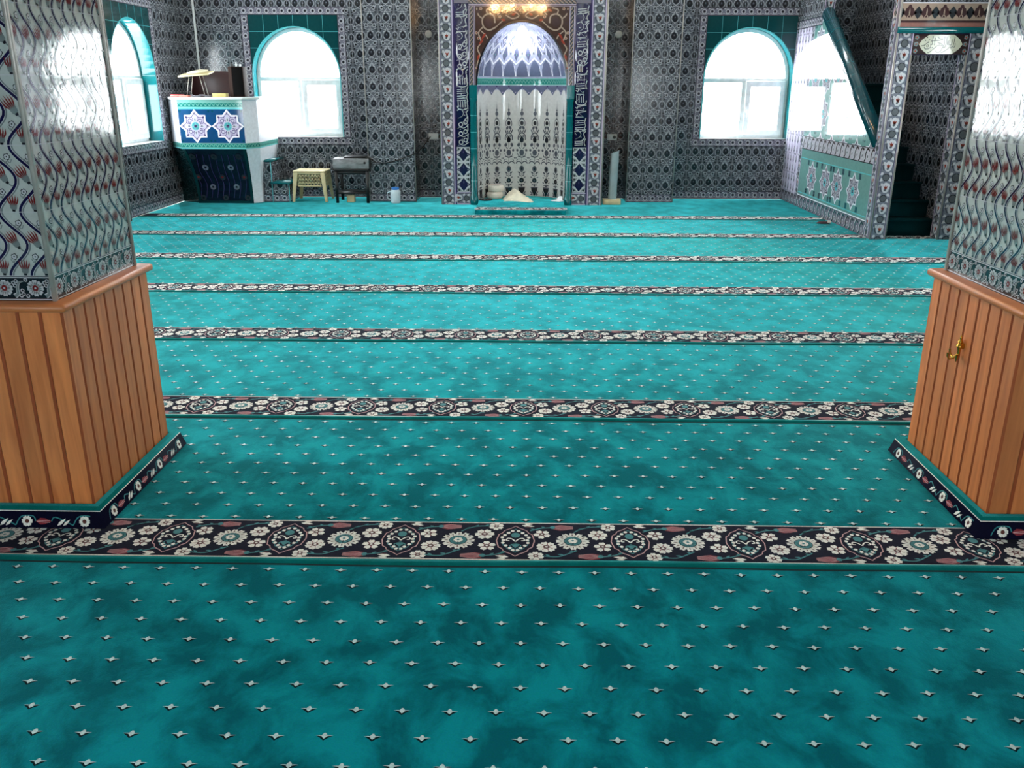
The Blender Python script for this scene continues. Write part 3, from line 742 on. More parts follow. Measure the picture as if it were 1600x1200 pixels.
# pilasters: half pillars of the same floral tile standing against the walls
def trim_line(p, q, r=.006):
    t = MB(); p, q = Vector(p), Vector(q)
    t.box(p.x - r, p.x + r, p.y - r, p.y + r, p.z, q.z, 'steel trim'); return t
def pilaster(x0, x1, y0, y1, label, side=None):
    root = thing('pilaster', label, 'pilaster', ((x0 + x1) / 2, (y0 + y1) / 2, 0), 'tiled pilasters against the walls', 'structure')
    mb = MB()
    for O, U, w in (((x0, y0, 0), (1, 0, 0), x1 - x0), ((x1, y0, 0), (0, 1, 0), y1 - y0), ((x1, y1, 0), (-1, 0, 0), x1 - x0), ((x0, y1, 0), (0, -1, 0), y1 - y0)):
        if O[1] >= YB - .01 and U[0] < 0: continue
        if O[0] <= XL + .01 and U[1] < 0: continue
        mb.frame(O, U, (0, 0, 1)); mb.fill(BAND, .1, .1, 0, w, 0, .1); mb.fill(WALL, TS, TS, 0, w, .1, 3.2, 0, .1)
        mb.quad((0, 3.2, 0), (w, 3.2, 0), (w, ZC, 0), (0, ZC, 0), 'plaster')
    child(mb, 'tiled_shaft', root)
    cs = [(x0, y0), (x1, y0)] if side is None else [(x1, y0), (x1, y1)]
    for cx, cy in cs: child(trim_line((cx, cy, 0), (cx, cy, 3.2)), 'corner_trim', root)
pilaster(-2.083, -2.083 + 3 * TS, 11.6, YB, 'tiled pilaster between the left window and the prayer niche')
pilaster(1.295, 1.295 + 3 * TS, 11.65, YB, 'tiled pilaster between the prayer niche and the right window')
pilaster(XL, -4.46, 9.2, 9.2 + 2 * .27, 'shallow tiled pilaster on the left wall by the near pillar', 1)

# ------------------------------------------------------------------ carpet
PER, ST0, SW = 1.2766, 2.467, .255
def carpet_stripe_art():
    n = .387; a = Art()
    def fl(x, y, r, k, rot=.3, c='yarn red'):
        a.flower(x, y, r * 1.14, k, 'yarn white', 'yarn brown', 3, rot=rot, inner=.34, fat=.36); a.ell(x, y, r * .17, r * .17, 'yarn white', 5, 6)
        for i in range(k): t = rot + 2 * PI * (i + .5) / k; a.stroke([(x + r * .4 * math.cos(t), y + r * .4 * math.sin(t)), (x + r * .75 * math.cos(t), y + r * .75 * math.sin(t))], r * .09, c, 4)
    def med(x, y):
        h = [(0, .104), (.016, .088), (.03, .079), (.040, .07), (.046, .054), (.058, .044), (.063, .018), (.066, 0)]
        q = h + [(u, -v) for u, v in h[::-1][1:]]; q = q + [(-u, v) for u, v in q[::-1][1:-1]]
        P = [(x + u, y + v) for u, v in q]
        a.poly(P, 'yarn pink', 2); a.poly([(x + (u - x) * .94, y + (v - y) * .955) for u, v in P], 'yarn navy', 3)
        a.poly([(x + (u - x) * .72, y + (v - y) * .78) for u, v in P], 'yarn teal', 4); a.poly([(x + (u - x) * .66, y + (v - y) * .73) for u, v in P], 'yarn navy', 5)
        a.ell(x, y + .035, .016, .018, 'yarn teal', 6, 8); a.poly([(x, y - .052), (x + .014, y - .032), (x, y - .014), (x - .014, y - .032)], 'yarn teal', 6)
        for s in (-1, 1):
            a.stroke(spline([(x, y - .01), (x + s * .012, y + .008), (x + s * .026, y + .012), (x + s * .03, y - .002), (x + s * .02, y - .004)], 4), .005, 'yarn white', 7)
            a.stroke(spline([(x, y - .02), (x + s * .018, y - .034), (x + s * .012, y - .05), (x, y - .06)], 3), .004, 'yarn teal', 6)
            for u, v in ((.04, .0), (.045, .018), (.036, .034), (.024, .05), (.01, .064), (.042, -.018), (.032, -.036), (.018, -.052), (.008, -.066)):
                a.ell(x + s * u, y + v, .0068, .0076, 'yarn white', 7, 6)
    def tulip(x, y, L, d):
        a.poly([(x + d * u * L, y + v) for u, v in [(-.45, 0), (-.38, .012), (-.1, .02), (.2, .016), (.52, .006), (.52, -.006), (.2, -.016), (-.1, -.02), (-.38, -.012)]], 'yarn red', 2)
        for q in (-.012, -.004, .004, .012): a.stroke([(x - d * .3 * L, y + q * .5), (x, y + q * 1.2), (x + d * .5 * L, y + q * .7)], .0022, 'yarn pink', 3)
        a.ell(x - d * .42 * L, y, .01, .011, 'yarn teal', 4, 7)
    def stem(pts, w=.0055):
        a.stroke(spline(pts, 4), w, 'yarn teal', 2)
        for i in range(1, len(pts)):
            (x, y), (u, v) = pts[i - 1], pts[i]; m = ((x + u) / 2, (y + v) / 2); a.leaf(m, (m[0] + (u - x) * .35 + (v - y) * .3, m[1] + (v - y) * .35 + .012), .009, 'yarn teal', 2)
    med(0, 0)
    for x, y, r, k in ((-.106, .043, .031, 6), (-.095, -.036, .028, 5), (-.067, .099, .024, 6), (.09, .045, .027, 5), (.104, -.04, .031, 7), (.068, -.099, .025, 6)): fl(x, y, r, k, x * 9)
    for s in (-1, 1):
        a.leaf((s * .021, s * .108), (s * .066, s * .1), .018, 'yarn white', 3); a.leaf((s * .03, s * .118), (s * .06, s * .116), .012, 'yarn white', 3); a.leaf((s * .032, s * .098), (s * .056, s * .094), .008, 'yarn brown', 4)
    for b in (-n / 2, n / 2):
        a.flower(b, 0, .060, 12, 'yarn white', None, 2, fat=.2); a.ell(b, 0, .031, .031, 'yarn navy', 3, 14); a.flower(b, 0, .031, 10, 'yarn teal', 'yarn navy', 4, fat=.3, inner=.5)
        a.flower(b, 0, .017, 6, 'yarn white', 'yarn teal', 6, inner=.3)
        for i in range(12): t = 2 * PI * (i + .0) / 12; a.leaf((b + .034 * math.cos(t), .034 * math.sin(t)), (b + .05 * math.cos(t), .05 * math.sin(t)), .0045, 'yarn brown', 4)
    for k in (-n, 0, n):
        tulip(k + .16, .094, .076, 1); tulip(k + .247, -.1, .078, -1)
        stem([(k + .12, .094), (k + .085, .088), (k + .05, .07)]); stem([(k + .285, -.1), (k + .32, -.092), (k + .355, -.075)])
        stem([(k + .2, .062), (k + .225, .085), (k + .26, .1), (k + .3, .103)]); stem([(k + .205, -.06), (k + .18, -.078), (k + .14, -.102), (k + .09, -.098)])
    a = a.clipped(rect_planes(-n / 2, n / 2, -SW / 2 + .006, SW / 2 - .006))
    return a
CSTR = carpet_stripe_art()
mb = MB().frame((0, 0, -.0034)); CX0, CX1, CY0, CY1 = XL + .005, XR - .005, YF + .005, YB - .005
seams = [ST0 + k * PER for k in range(-4, 7)]
mb.box(CX0, CX1, CY0, CY1, -.002, 0, 'carpet teal')
dot = Art()
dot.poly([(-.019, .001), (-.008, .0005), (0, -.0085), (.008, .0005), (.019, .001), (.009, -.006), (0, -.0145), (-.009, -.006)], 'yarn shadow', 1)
dot.poly([(0, -.0085), (.0055, -.003), (.006, .004), (.002, .0105), (-.002, .0105), (-.006, .004), (-.0055, -.003)], 'yarn sprig', 2)
for s in (-1, 1): dot.poly([(s * .004, -.001), (s * .011, .0005), (s * .021, .002), (s * .011, .003), (s * .005, .0025)], 'yarn sprig', 2)
pos = []
stripe = Art(); n = .387
for k, s in enumerate(seams):
    kk = k - 4
    y0, y1 = s, s + SW
    if y1 < CY0 or y0 > CY1 - .3: continue
    base = Art(); base.rect(CX0, CX1, y0, y1, 'yarn navy', 1)
    base.rect(CX0, CX1, y0, y0 + .006, 'yarn white', 2); base.rect(CX0, CX1, y1 - .005, y1, 'yarn white', 2)
    mb.art(base)
    ph = -.032 + (0.02 * kk)
    i0, i1 = math.ceil((CX0 - ph) / n), math.floor((CX1 - ph) / n)
    if y0 > 1.2: mb.art_many(CSTR, [(ph + i * n, (y0 + y1) / 2) for i in range(i0, i1 + 1)])
    # rolled seam edge beside each stripe
    prof = [(0, 0), (.004, .006), (.014, .0085), (.026, .006), (.031, 0)]
    xs = np.linspace(CX0, CX1 if s < 8.5 else 3.42, 90); P = []
    for x in xs:
        wv = .004 * math.sin(x * 2.1 + kk) + .003 * math.sin(x * 5.3 + 2 * kk)
        for a, b in prof: P.append((x, y0 - .034 + wv + a, b + .0004))
    m = len(prof); F = [(i * m + j, (i + 1) * m + j, (i + 1) * m + j + 1, i * m + j + 1) for i in range(len(xs) - 1) for j in range(m - 1)]
    mb.faces(P, F, 'carpet edge teal')
    mb.faces([(x, y0 - .044 + .004 * math.sin(x * 2.1 + kk) + .003 * math.sin(x * 5.3 + 2 * kk) + d, .0006) for x in xs for d in (0, .012)], [(2 * i, 2 * i + 2, 2 * i + 3, 2 * i + 1) for i in range(len(xs) - 1)], 'seam dark')  # flat dark strip in the seam gap, its colour standing in for the gap's shadow
    # woven sprigs, 11 rows to a band, every second row shifted half a step
    for j in range(11):
        y = s - .072 - .0927 * j
        if y < .9: continue
        off = -.584 + (.0575 if j % 2 else 0) + .013 * kk
        for i in range(math.ceil((CX0 + .03 - off) / .115), math.floor((CX1 - .03 - off) / .115) + 1):
            pos.append((off + i * .115 + R_.uniform(-.002, .002), y + R_.uniform(-.002, .002)))
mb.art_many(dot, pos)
solo(mb, 'prayer_carpet', 'turquoise wall-to-wall prayer carpet with navy floral row stripes and tiny white sprigs', 'carpet')

# ------------------------------------------------------------------ pillars with wooden wainscot
def board_face(mb, O, U, w, z0, z1, n, board0):
    """tongue and groove boards with V joints"""
    mb.frame(O, U, (0, 0, 1)); g = .0068; bw = w / n
    for i in range(n):
        a, b = i * bw, (i + 1) * bw
        P = [(a + g, z0, 0), (b - g, z0, 0), (b - g, z1, 0), (a + g, z1, 0)]
        mb.faces(P, [(0, 1, 2, 3)], 'pine boards'); mb.board.append([board0 + i])
        for (x, y, p, q) in ((a, a + g, -.006, 0), (b - g, b, 0, -.006)):
            mb.faces([(x, z0, p), (y, z0, q), (y, z1, q), (x, z1, p)], [(0, 1, 2, 3)], 'groove wood'); mb.board.append([board0 + i])
def pillar(x0, x1, y0, y1, label, seed, trim_corner):
    root = thing('pillar', label, 'pillar', ((x0 + x1) / 2, (y0 + y1) / 2, 0), 'wood-clad pillars', 'thing')
    z0, z1 = .0, .757
    faces = (((x0, y0, 0), (1, 0, 0), x1 - x0), ((x1, y0, 0), (0, 1, 0), y1 - y0), ((x1, y1, 0), (-1, 0, 0), x1 - x0), ((x0, y1, 0), (0, -1, 0), y1 - y0))
    mb = MB(); mb.board = []
    for k, (O, U, w) in enumerate(faces): board_face(mb, O, U, w, z0, z1, round(w / .077), seed + 20 * k)
    child(mb, 'wooden_wainscot', root)
    c = MB(); e = .022
    c.box(x0 - e, x1 + e, y0 - e, y1 + e, .757, .785, 'cap wood')
    child(c, 'cap_rail', root, bevel=.011)
    i = .03; s = MB()
    for O, U, w in (((x0 + i, y0 + i, 0), (1, 0, 0), x1 - x0 - 2 * i), ((x1 - i, y0 + i, 0), (0, 1, 0), y1 - y0 - 2 * i), ((x1 - i, y1 - i, 0), (-1, 0, 0), x1 - x0 - 2 * i), ((x0 + i, y1 - i, 0), (0, -1, 0), y1 - y0 - 2 * i)):
        s.frame(O, U, (0, 0, 1)); zb = .867
        s.fill(FBAND, TS / 2, .082, 0, w, .785, zb, 0, .785)
        s.fill(STILE, TS / 3, TS, 0, w, zb, GAL, w / 2 - TS * 1.5, zb)
        for k in range(0, 4):                                # upright joints between the square tiles
            x = (w / 2 - TS * 1.5) + k * TS
            if .01 < x < w - .01: s.quad((x - .0008, zb, .003), (x + .0008, zb, .003), (x + .0008, GAL, .003), (x - .0008, GAL, .003), 'white glaze')
    child(s, 'tiled_shaft', root)
    for cx, cy in trim_corner:
        t = MB(); r = .0075; t.box(cx - r, cx + r, cy - r, cy + r, .785, GAL - .001, 'steel trim'); child(t, 'corner_trim', root, bevel=.003)
    return root
i_ = .03
PL = pillar(-2.16, -1.5, 2.69, 3.345, 'left pillar with tulip tiles above a reddish pine wainscot', 100, [(-1.5 - i_, 2.69 + i_), (-1.5 - i_, 3.345 - i_)])
PR = pillar(1.58, 2.24, 2.69, 3.35, 'right pillar with tulip tiles, pine wainscot and a brass coat hook', 300, [(1.58 + i_, 2.69 + i_), (1.58 + i_, 3.35 - i_)])
# brass hook on the left face of the right pillar
hk = MB(); hx, hy, hz = 1.58, 3.04, .545
hk.lathe((hx - .012, hy, hz), [(.0005, .062), (.003, .055), (.0045, .05), (.0035, .045), (.008, .04), (.0095, .034), (.006, .03), (.012, .024), (.013, .018), (.007, .012), (.005, 0), (.006, -.008), (.0045, -.014), (.0005, -.02)], 'brass', 14)
hk.lathe((hx, hy, hz + .02), [(.012, 0), (.012, .012), (.006, .014)], 'brass', 12, ((0, 1, 0), (0, 0, 1), (-1, 0, 0)))
HK = child(hk, 'coat_hook', PR, 'small brass coat hook with curled prongs', smooth=50)
for d in ((0, .045), (-.012, -.03), (-.03, .0)):
    q = MB(); q.tube([(hx - .012, hy, hz - .008), (hx - .016 + d[0] * .4, hy + d[1] * .4, hz - .026), (hx - .018 + d[0] * .8, hy + d[1] * .75, hz - .03), (hx - .02 + d[0], hy + d[1], hz - .018), (hx - .02 + d[0], hy + d[1] * 1.12, hz - .006)], [.004, .0038, .0035, .0035, .0045], 'brass', 8)
    child(q, 'prong', HK, smooth=50)
def skirting(x0, x1, y0, y1, label):
    """strip of border carpet wrapped round a pillar foot: teal lip above, navy flowered face sloping to the floor"""
    mb = MB()
    r0, r1, r2, r3 = .004, .026, .034, .05
    def ring(e): return [(x0 - e, y0 - e), (x1 + e, y0 - e), (x1 + e, y1 + e), (x0 - e, y1 + e)]
    prof = [(r0, .0005, 'carpet edge teal'), (r0, .072, 'carpet edge teal'), (r1, .073, 'carpet edge teal'), (r2, .06, 'carpet edge teal'), (r2 + .0012, .0575, 'yarn white'), (r2 + .003, .049, 'yarn navy'), (r3, .0005, 'yarn navy')]
    for k in range(len(prof) - 1):
        A = [(x, y, prof[k][1]) for x, y in ring(prof[k][0])]; B = [(x, y, prof[k + 1][1]) for x, y in ring(prof[k + 1][0])]
        mb.faces(A + B, [(i, 4 + i, 4 + (i + 1) % 4, (i + 1) % 4)[::-1] for i in range(4)], prof[k + 1][2])
    a = Art(); nn = .2
    a.flower(.04, .024, .02, 6, 'yarn white', 'yarn brown', 2); a.leaf((.07, .024), (.125, .024), .026, 'yarn red', 2); a.stroke([(.075, .024), (.12, .027)], .002, 'yarn pink', 3); a.stroke([(.075, .022), (.12, .02)], .002, 'yarn pink', 3)
    a.leaf((.145, .008), (.175, .034), .012, 'yarn white', 2); a.leaf((.165, .008), (.19, .03), .01, 'yarn white', 2); a.stroke(spline([(.0, .01), (.02, .04), (.06, .042), (.07, .024)], 4), .004, 'yarn teal', 1); a.stroke(spline([(.125, .024), (.14, .038), (.2, .01)], 4), .004, 'yarn teal', 1)
    sl = np.array([r3 - r2 - .003, 0, .0]); 
    for (O, U, out, w) in (((x0, y0, 0), (1, 0, 0), (0, -1, 0), x1 - x0), ((x1, y0, 0), (0, 1, 0), (1, 0, 0), y1 - y0), ((x1, y1, 0), (-1, 0, 0), (0, 1, 0), x1 - x0), ((x0, y1, 0), (0, -1, 0), (-1, 0, 0), y1 - y0)):
        o_ = np.array(out, float); V = np.array([0, 0, .0485]) - o_ * (r3 - r2 - .003); V /= np.linalg.norm(V)
        mb.frame(np.array(O) + o_ * r3 + np.array([0, 0, .0005]), U, V); mb.fill(a, nn, .0505, 0, w, .001, .0505, lift=.0003)
    return solo(mb, 'carpet_skirting', label, 'carpet trim', 'carpet strips round the pillar feet')
skirting(-2.16, -1.5, 2.69, 3.345, 'navy floral carpet strip wrapped round the foot of the left pillar')
skirting(1.58, 2.24, 2.69, 3.35, 'navy floral carpet strip wrapped round the foot of the right pillar')

# ------------------------------------------------------------------ prayer niche (mihrab)
MY, NR, NZ, NRISE = 11.33, .558, 1.46, .72
MIH = thing('prayer_niche', 'tall tiled prayer niche with arched recess, navy inscription panels and teal columns', 'prayer niche', (MX, MY, 0))
m0, m1, MT = -1.105 - MX, .945 - MX, 3.3                 # the frame, in the niche's own u
mb = MB().frame((MX, MY, 0), (1, 0, 0), (0, 0, 1))
L_ = [m0, m0 + .012, -.84, -.825, -.648, -.558]          # trim | rosettes | line | inscription | column/guilloche | recess
for s in (-1, 1):
    # rosette border, inner line, cartouches, guilloche on each side (mirrored)
    a0, a1 = (-1.015, -.845) if s < 0 else (.845, 1.015)
    rb = Art(); rb.add(ROSE, 0, 0)
    k = rosette_band(a1 - a0); mb.fill(k, a1 - a0, .205, a0, a1, .0, MT, a0, .02)
    b0, b1 = (-.845, -.825) if s < 0 else (.825, .845)
    mb.quad((b0, 0, 0), (b1, 0, 0), (b1, MT, 0), (b0, MT, 0), 'violet line glaze')
    c0, c1 = (-.825, -.648) if s < 0 else (.648, .825)
    mb.fill(CART, .17, .186, c0, c1, .16, .718, c0 + .0035, .16)
    kk = rosette_band(.15, c1 - c0 - .002); O = mb.O.copy()
    mb.frame(np.array((MX, MY, 0)) + np.array((c1, 0, 0)), (0, 0, 1), (-1, 0, 0)); mb.fill(kk, .15, c1 - c0, 0.005, .155, 0, c1 - c0, .005, 0)
    mb.frame((MX, MY, 0), (1, 0, 0), (0, 0, 1))
    mb.quad((c0, 0, 0), (c1, 0, 0), (c1, .006, 0), (c0, .006, 0), 'lilac glaze')
    mb.quad((c0, .154, 0), (c1, .154, 0), (c1, .16, 0), (c0, .16, 0), 'ink blue glaze')
    g0, g1 = (-.648, -.573) if s < 0 else (.573, .648)
    mb.fill(GUIL, .075, .05, g0, g1, 1.46, 2.36, g0, 1.46)
    t0, t1 = (m0, -1.015) if s < 0 else (1.015, m1)
    mb.quad((t0, 0, 0), (t1, 0, 0), (t1, MT, 0), (t0, MT, 0), 'steel trim')
    for z0, z1 in ((2.39, 2.425),): mb.quad((c0, z0, 0), (c1, z0, 0), (c1, z1, 0), (c0, z1, 0), 'band glaze')
# top: guilloche turned, plain line, second inscription band, rosettes
mb.frame((MX - .648, MY, 2.435), (0, 0, -1), (1, 0, 0)); mb.fill(GUIL, .075, .05, 0, .075, 0, 1.296)
mb.frame((MX, MY, 0), (1, 0, 0), (0, 0, 1))
for (u0, u1, z0, z1, m) in ((-.825, .825, 2.435, 2.46, 'band glaze'), (-.825, .825, 2.46, 2.66, 'ink blue glaze'), (-.825, .825, 2.66, 2.7, 'band glaze'), (-.825, .825, 2.7, MT, 'slate glaze'), (-.825, -.648, 2.425, 2.435, 'band glaze'), (.648, .825, 2.425, 2.435, 'band glaze')):
    mb.quad((u0, z0, 0), (u1, z0, 0), (u1, z1, 0), (u0, z1, 0), m)
mb.frame((MX + .82, MY, 2.465), (0, 0, 1), (-1, 0, 0)); mb.art(letter_strip(.19, 1.6, 5))
mb.frame((MX, MY, 0), (1, 0, 0), (0, 0, 1))
# spandrels round the arch: dark brown field with beige scrolls and rust leaves
AP = [(.562 * math.cos(PI * i / 28), NZ + .735 * math.sin(PI * i / 28)) for i in range(29)]
X0, X1, ZT = -.573, .573, 2.36
for i in range(28):
    (xa, ya), (xb, yb) = AP[i], AP[i + 1]; mb.quad((xb, yb, 0), (xa, ya, 0), (xa, ZT, 0), (xb, ZT, 0), 'brown field glaze')
for s in (-1, 1):
    x0, x1 = sorted((s * .562, s * .573)); mb.quad((x0, NZ, 0), (x1, NZ, 0), (x1, ZT, 0), (x0, ZT, 0), 'brown field glaze')
sp = Art(); sp.stroke(AP, .022, 'navy glaze', 3)
for s in (-1, 1):
    def st(pts, w=.016, m='beige glaze', l=1): sp.stroke(spline([(s * x, y) for x, y in pts], 4), w, m, l)
    st([(.31, 2.13), (.40, 2.09), (.47, 2.13), (.48, 2.22), (.42, 2.27), (.345, 2.25), (.33, 2.17)], .018)
    st([(.47, 2.13), (.53, 2.06), (.50, 1.96), (.545, 1.88), (.515, 1.8), (.55, 1.7), (.54, 1.6)], .016)
    st([(.48, 2.22), (.53, 2.26), (.55, 2.34)]); st([(.42, 2.27), (.43, 2.32), (.36, 2.34)]); st([(.5, 2.08), (.44, 2.03), (.42, 1.99)], .013)
    st([(.30, 2.26), (.22, 2.32), (.1, 2.30), (.04, 2.25), (.12, 2.22), (.2, 2.26)], .014); st([(.04, 2.3), (.0, 2.34)], .013); st([(.22, 2.21), (.28, 2.16), (.32, 2.12)], .012)
    for x, y, r in ((.405, 2.18, .05), (.535, 2.17, .02), (.535, 2.30, .02), (.55, 1.93, .016)): sp.ell(s * x, y, r, r * 1.1, 'frieze brown glaze', 2, 10)
    for x, y, u, v in ((.44, 2.06, .50, 1.98), (.47, 1.99, .53, 1.92), (.13, 2.26, .07, 2.28), (.25, 2.29, .3, 2.32), (.525, 1.82, .545, 1.74), (.36, 2.3, .30, 2.33), (.2, 2.2, .26, 2.21)):
        sp.leaf((s * x, y), (s * u, v), .03, 'rust red glaze', 3)
    for x, y in ((.5, 2.33), (.555, 2.06), (.53, 2.0), (.27, 2.24), (.16, 2.33), (.06, 2.33), (.553, 1.66)):
        sp.flower(s * x, y, .02, 5, 'beige glaze', 'rust red glaze', 2)
spc = sp.clipped(rect_planes(X0, X1, NZ, ZT)); mb.art(spc)
# cheeks of the projecting block
for u, O, U in ((m0, (MX + m0, YB, 0), (0, -1, 0)), (m1, (MX + m1, MY, 0), (0, 1, 0))):
    mb.frame(O, U, (0, 0, 1)); mb.fill(WALL, TS, TS, 0, YB - MY, 0, MT, 0, 0)
mb.frame(); mb.quad((MX + m0, MY, MT), (MX + m1, MY, MT), (MX + m1, YB, MT), (MX + m0, YB, MT), 'plaster')
child(mb, 'tiled_frame', MIH)
for s, sd in ((-1, 21), (1, 34)):
    p = MB(); u = MX + (-.825 if s < 0 else .648); p.frame((u, MY, .718), (1, 0, 0), (0, 0, 1)); p.box(0, .177, 0, 1.672, 0, .004, 'ink blue glaze'); 
    p.art(letter_strip(.177, 1.672, sd), lift=.004)
    child(p, 'inscription_panel', MIH, 'navy inscription panel with dense white script')
    t = MB(); e = MX + (m0 if s < 0 else m1); t.box(e - .007, e + .007, MY - .008, MY + .006, 0, MT, 'steel trim'); child(t, 'corner_trim', MIH)
    c = MB(); cx = MX + s * .603
    c.lathe((cx, MY + .01, .0), [(.05, .0), (.05, .1), (.042, .115), (.042, 1.27), (.05, 1.285), (.05, 1.30)], 'teal glaze', 20)
    for z in (.3, .5, .7, .9, 1.1): c.lathe((cx, MY + .01, z), [(.0424, -.0025), (.0427, 0), (.0424, .0025)], 'teal light glaze', 20, caps=False)
    c.box(cx - .047, cx + .047, MY - .035, MY + .05, 1.3, 1.46, 'teal glaze'); c.box(cx - .047, cx + .047, MY - .03, MY + .05, 0, .06, 'teal glaze')
    child(c, 'column', MIH, 'teal glazed engaged column', smooth=40)
# curved recess: cylinder below, half dome above, with painted ornament laid on the curve
rc = MB(); NS = 72
def cyl(V, lay=0, r=NR):
    th = V[:, 0]; rr = r - .0022 - np.asarray(lay) * .0006
    return np.column_stack([MX + rr * np.sin(th), MY + rr * np.cos(th), V[:, 1]])
def dome(V, lay=0):
    th = V[:, 0]; ph = V[:, 1]; k = 1 - (.0022 + np.asarray(lay) * .0006) / .5
    return np.column_stack([MX + k * NR * np.cos(ph) * np.sin(th), MY + k * NR * np.cos(ph) * np.cos(th), NZ + k * NRISE * np.sin(ph)])
def grid(fn, ts, vs, m):
    P = np.array([(t, v) for v in vs for t in ts]); Q = fn(P, np.full(len(P), -3.0)); n = len(ts)
    rc.faces(Q, [(j * n + i, j * n + i + 1, (j + 1) * n + i + 1, (j + 1) * n + i) for j in range(len(vs) - 1) for i in range(n - 1)], m)
TH = np.linspace(-PI / 2, PI / 2, NS + 1)
grid(cyl, TH, [.05, .5, 1.0, 1.40], 'niche white glaze'); grid(cyl, TH, [1.40, 1.46], 'dome lilac glaze')
grid(dome, TH, np.linspace(0, .115, 3), 'green band glaze'); grid(dome, TH, np.linspace(.115, PI / 2 - .001, 26), 'dome lilac glaze')
ST = PI / 10; A = Art(); G, D, W = 'niche grey glaze', 'navy glaze', 'star white glaze'
k_ = ST / .175                                           # radians per metre along the curve
for i in range(-5, 6):
    c = i * ST; q = Art()
    def lf(x0, y0, x1, y1, w, m=G, l=1):
        for s in (-1, 1): q.leaf((s * x0, y0), (s * x1, y1), w, m, l)
    q.poly([(-.007, 1.13), (.007, 1.13), (.003, 1.2), (0, 1.27), (-.003, 1.2)], G); q.ell(0, 1.155, .014, .014, G, 1, 8); q.ell(0, 1.11, .024, .028, G, 1, 10); q.poly([(-.004, 1.05), (.004, 1.05), (.004, 1.09), (-.004, 1.09)], G)
    lf(.0, 1.06, .034, 1.03, .012); q.ell(0, .99, .024, .028, D, 2, 8); q.ring(0, .985, .042, .008, G, 1, 12, -.6, PI + .6, 1.4)
    for s in (-1, 1): q.ell(s * .02, .93, .016, .026, G, 2, 8, s * .5); q.ell(s * .042, .885, .008, .03, G, 1, 8, -s * .4)
    lf(.004, .86, .03, .92, .014); q.ring(0, .80, .05, .014, G, 1, 14, -.4, PI + .4, 1.3); q.poly([(0, .835), (.028, .785), (.02, .75), (0, .742), (-.02, .75), (-.028, .785)], D, 2)
    lf(.012, .84, .036, .80, .02); 
    for s in (-1, 1): q.ell(s * .042, .715, .02, .026, G, 2, 8, s * .4); q.ell(s * .06, .645, .016, .018, G, 1, 8)
    q.poly([(-.003, .68), (.003, .68), (.003, .74), (-.003, .74)], G); q.ell(0, .615, .033, .04, G, 2, 10); q.ring(0, .612, .056, .009, G, 1, 14, PI, 2 * PI, 1.1); lf(.0, .57, .06, .56, .014)
    lf(.012, .66, .04, .69, .018); q.poly([(-.003, .46), (.003, .46), (.003, .57), (-.003, .57)], G)
    q.stroke(spline([(0, .47), (.03, .5), (.068, .49), (.075, .47)], 4), .012, G); q.stroke(spline([(0, .47), (-.03, .5), (-.068, .49), (-.075, .47)], 4), .012, G)
    for s in (-1, 1): q.ell(s * .078, .545, .009, .009, G, 1, 6); q.stroke(spline([(s * .02, .53), (s * .05, .53), (s * .07, .51)], 3), .008, G)
    q.ell(0, .405, .032, .042, G, 2, 10); q.ell(0, .405, .014, .02, D, 3, 8); lf(.012, .34, .055, .37, .024); lf(.008, .31, .04, .335, .016); q.poly([(-.003, .29), (.003, .29), (.003, .37), (-.003, .37)], G)
    q.flower(0, .255, .034, 8, D, G, 2); lf(.03, .29, .06, .30, .016); lf(.03, .22, .062, .24, .018); lf(.012, .2, .046, .19, .018); q.ell(0, .19, .014, .02, G, 2, 8)
    q.poly([(-.045, .155), (.045, .155), (.04, .12), (.02, .085), (.008, .055), (-.008, .055), (-.02, .085), (-.04, .12)], D, 2); q.rect(-.05, .05, .155, .17, G, 2)
    for x, y in ((.06, .12), (.06, .075)): lf(.02, .06, x, y, .02)
    for pts, m, l in q.p: A.poly([(c + x * k_, y) for x, y in pts], m, l)
    # scalloped hem
    b = c + ST / 2; h = ST / 2
    A.poly([(b, 1.335), (b + h * .35, 1.375), (b + h * .55, 1.395), (b + h * .98, 1.42), (b + h * .98, 1.452), (b - h * .98, 1.452), (b - h * .98, 1.42), (b - h * .55, 1.395), (b - h * .35, 1.375)], 'dome grey glaze', 2)
    A.poly([(b, 1.36), (b + h * .3, 1.395), (b + h * .55, 1.42), (b - h * .55, 1.42), (b - h * .3, 1.395)], 'lilac glaze', 3); A.ell(b, 1.4, h * .14, .014, 'violet line glaze', 4, 7)
    A.ell(c, 1.445, h * .2, .01, 'violet line glaze', 3, 6)
lim = rect_planes(-PI / 2, PI / 2, .0, 1.46); rc.art(A.clipped(lim), fn=cyl)
B = Art()
B.rect(-PI / 2, PI / 2, .0, .012, 'green band light', 1); B.rect(-PI / 2, PI / 2, .1, .115, 'green band light', 1)
B = Art()
for i in range(-40, 40):
    x = i * PI / 80; w = PI / 80
    B.poly([(x, .0), (x + w, .0), (x + w, .016), (x, .016)], 'green band light', 1); B.poly([(x, .1), (x + w, .1), (x + w, .118), (x, .118)], 'green band light', 1)
    if i % 2 == 0: B.stroke(spline([(x, .03), (x + w * .6, .075), (x + w * 1.2, .075), (x + w * 2, .03)], 3), .010, 'green band light', 1)
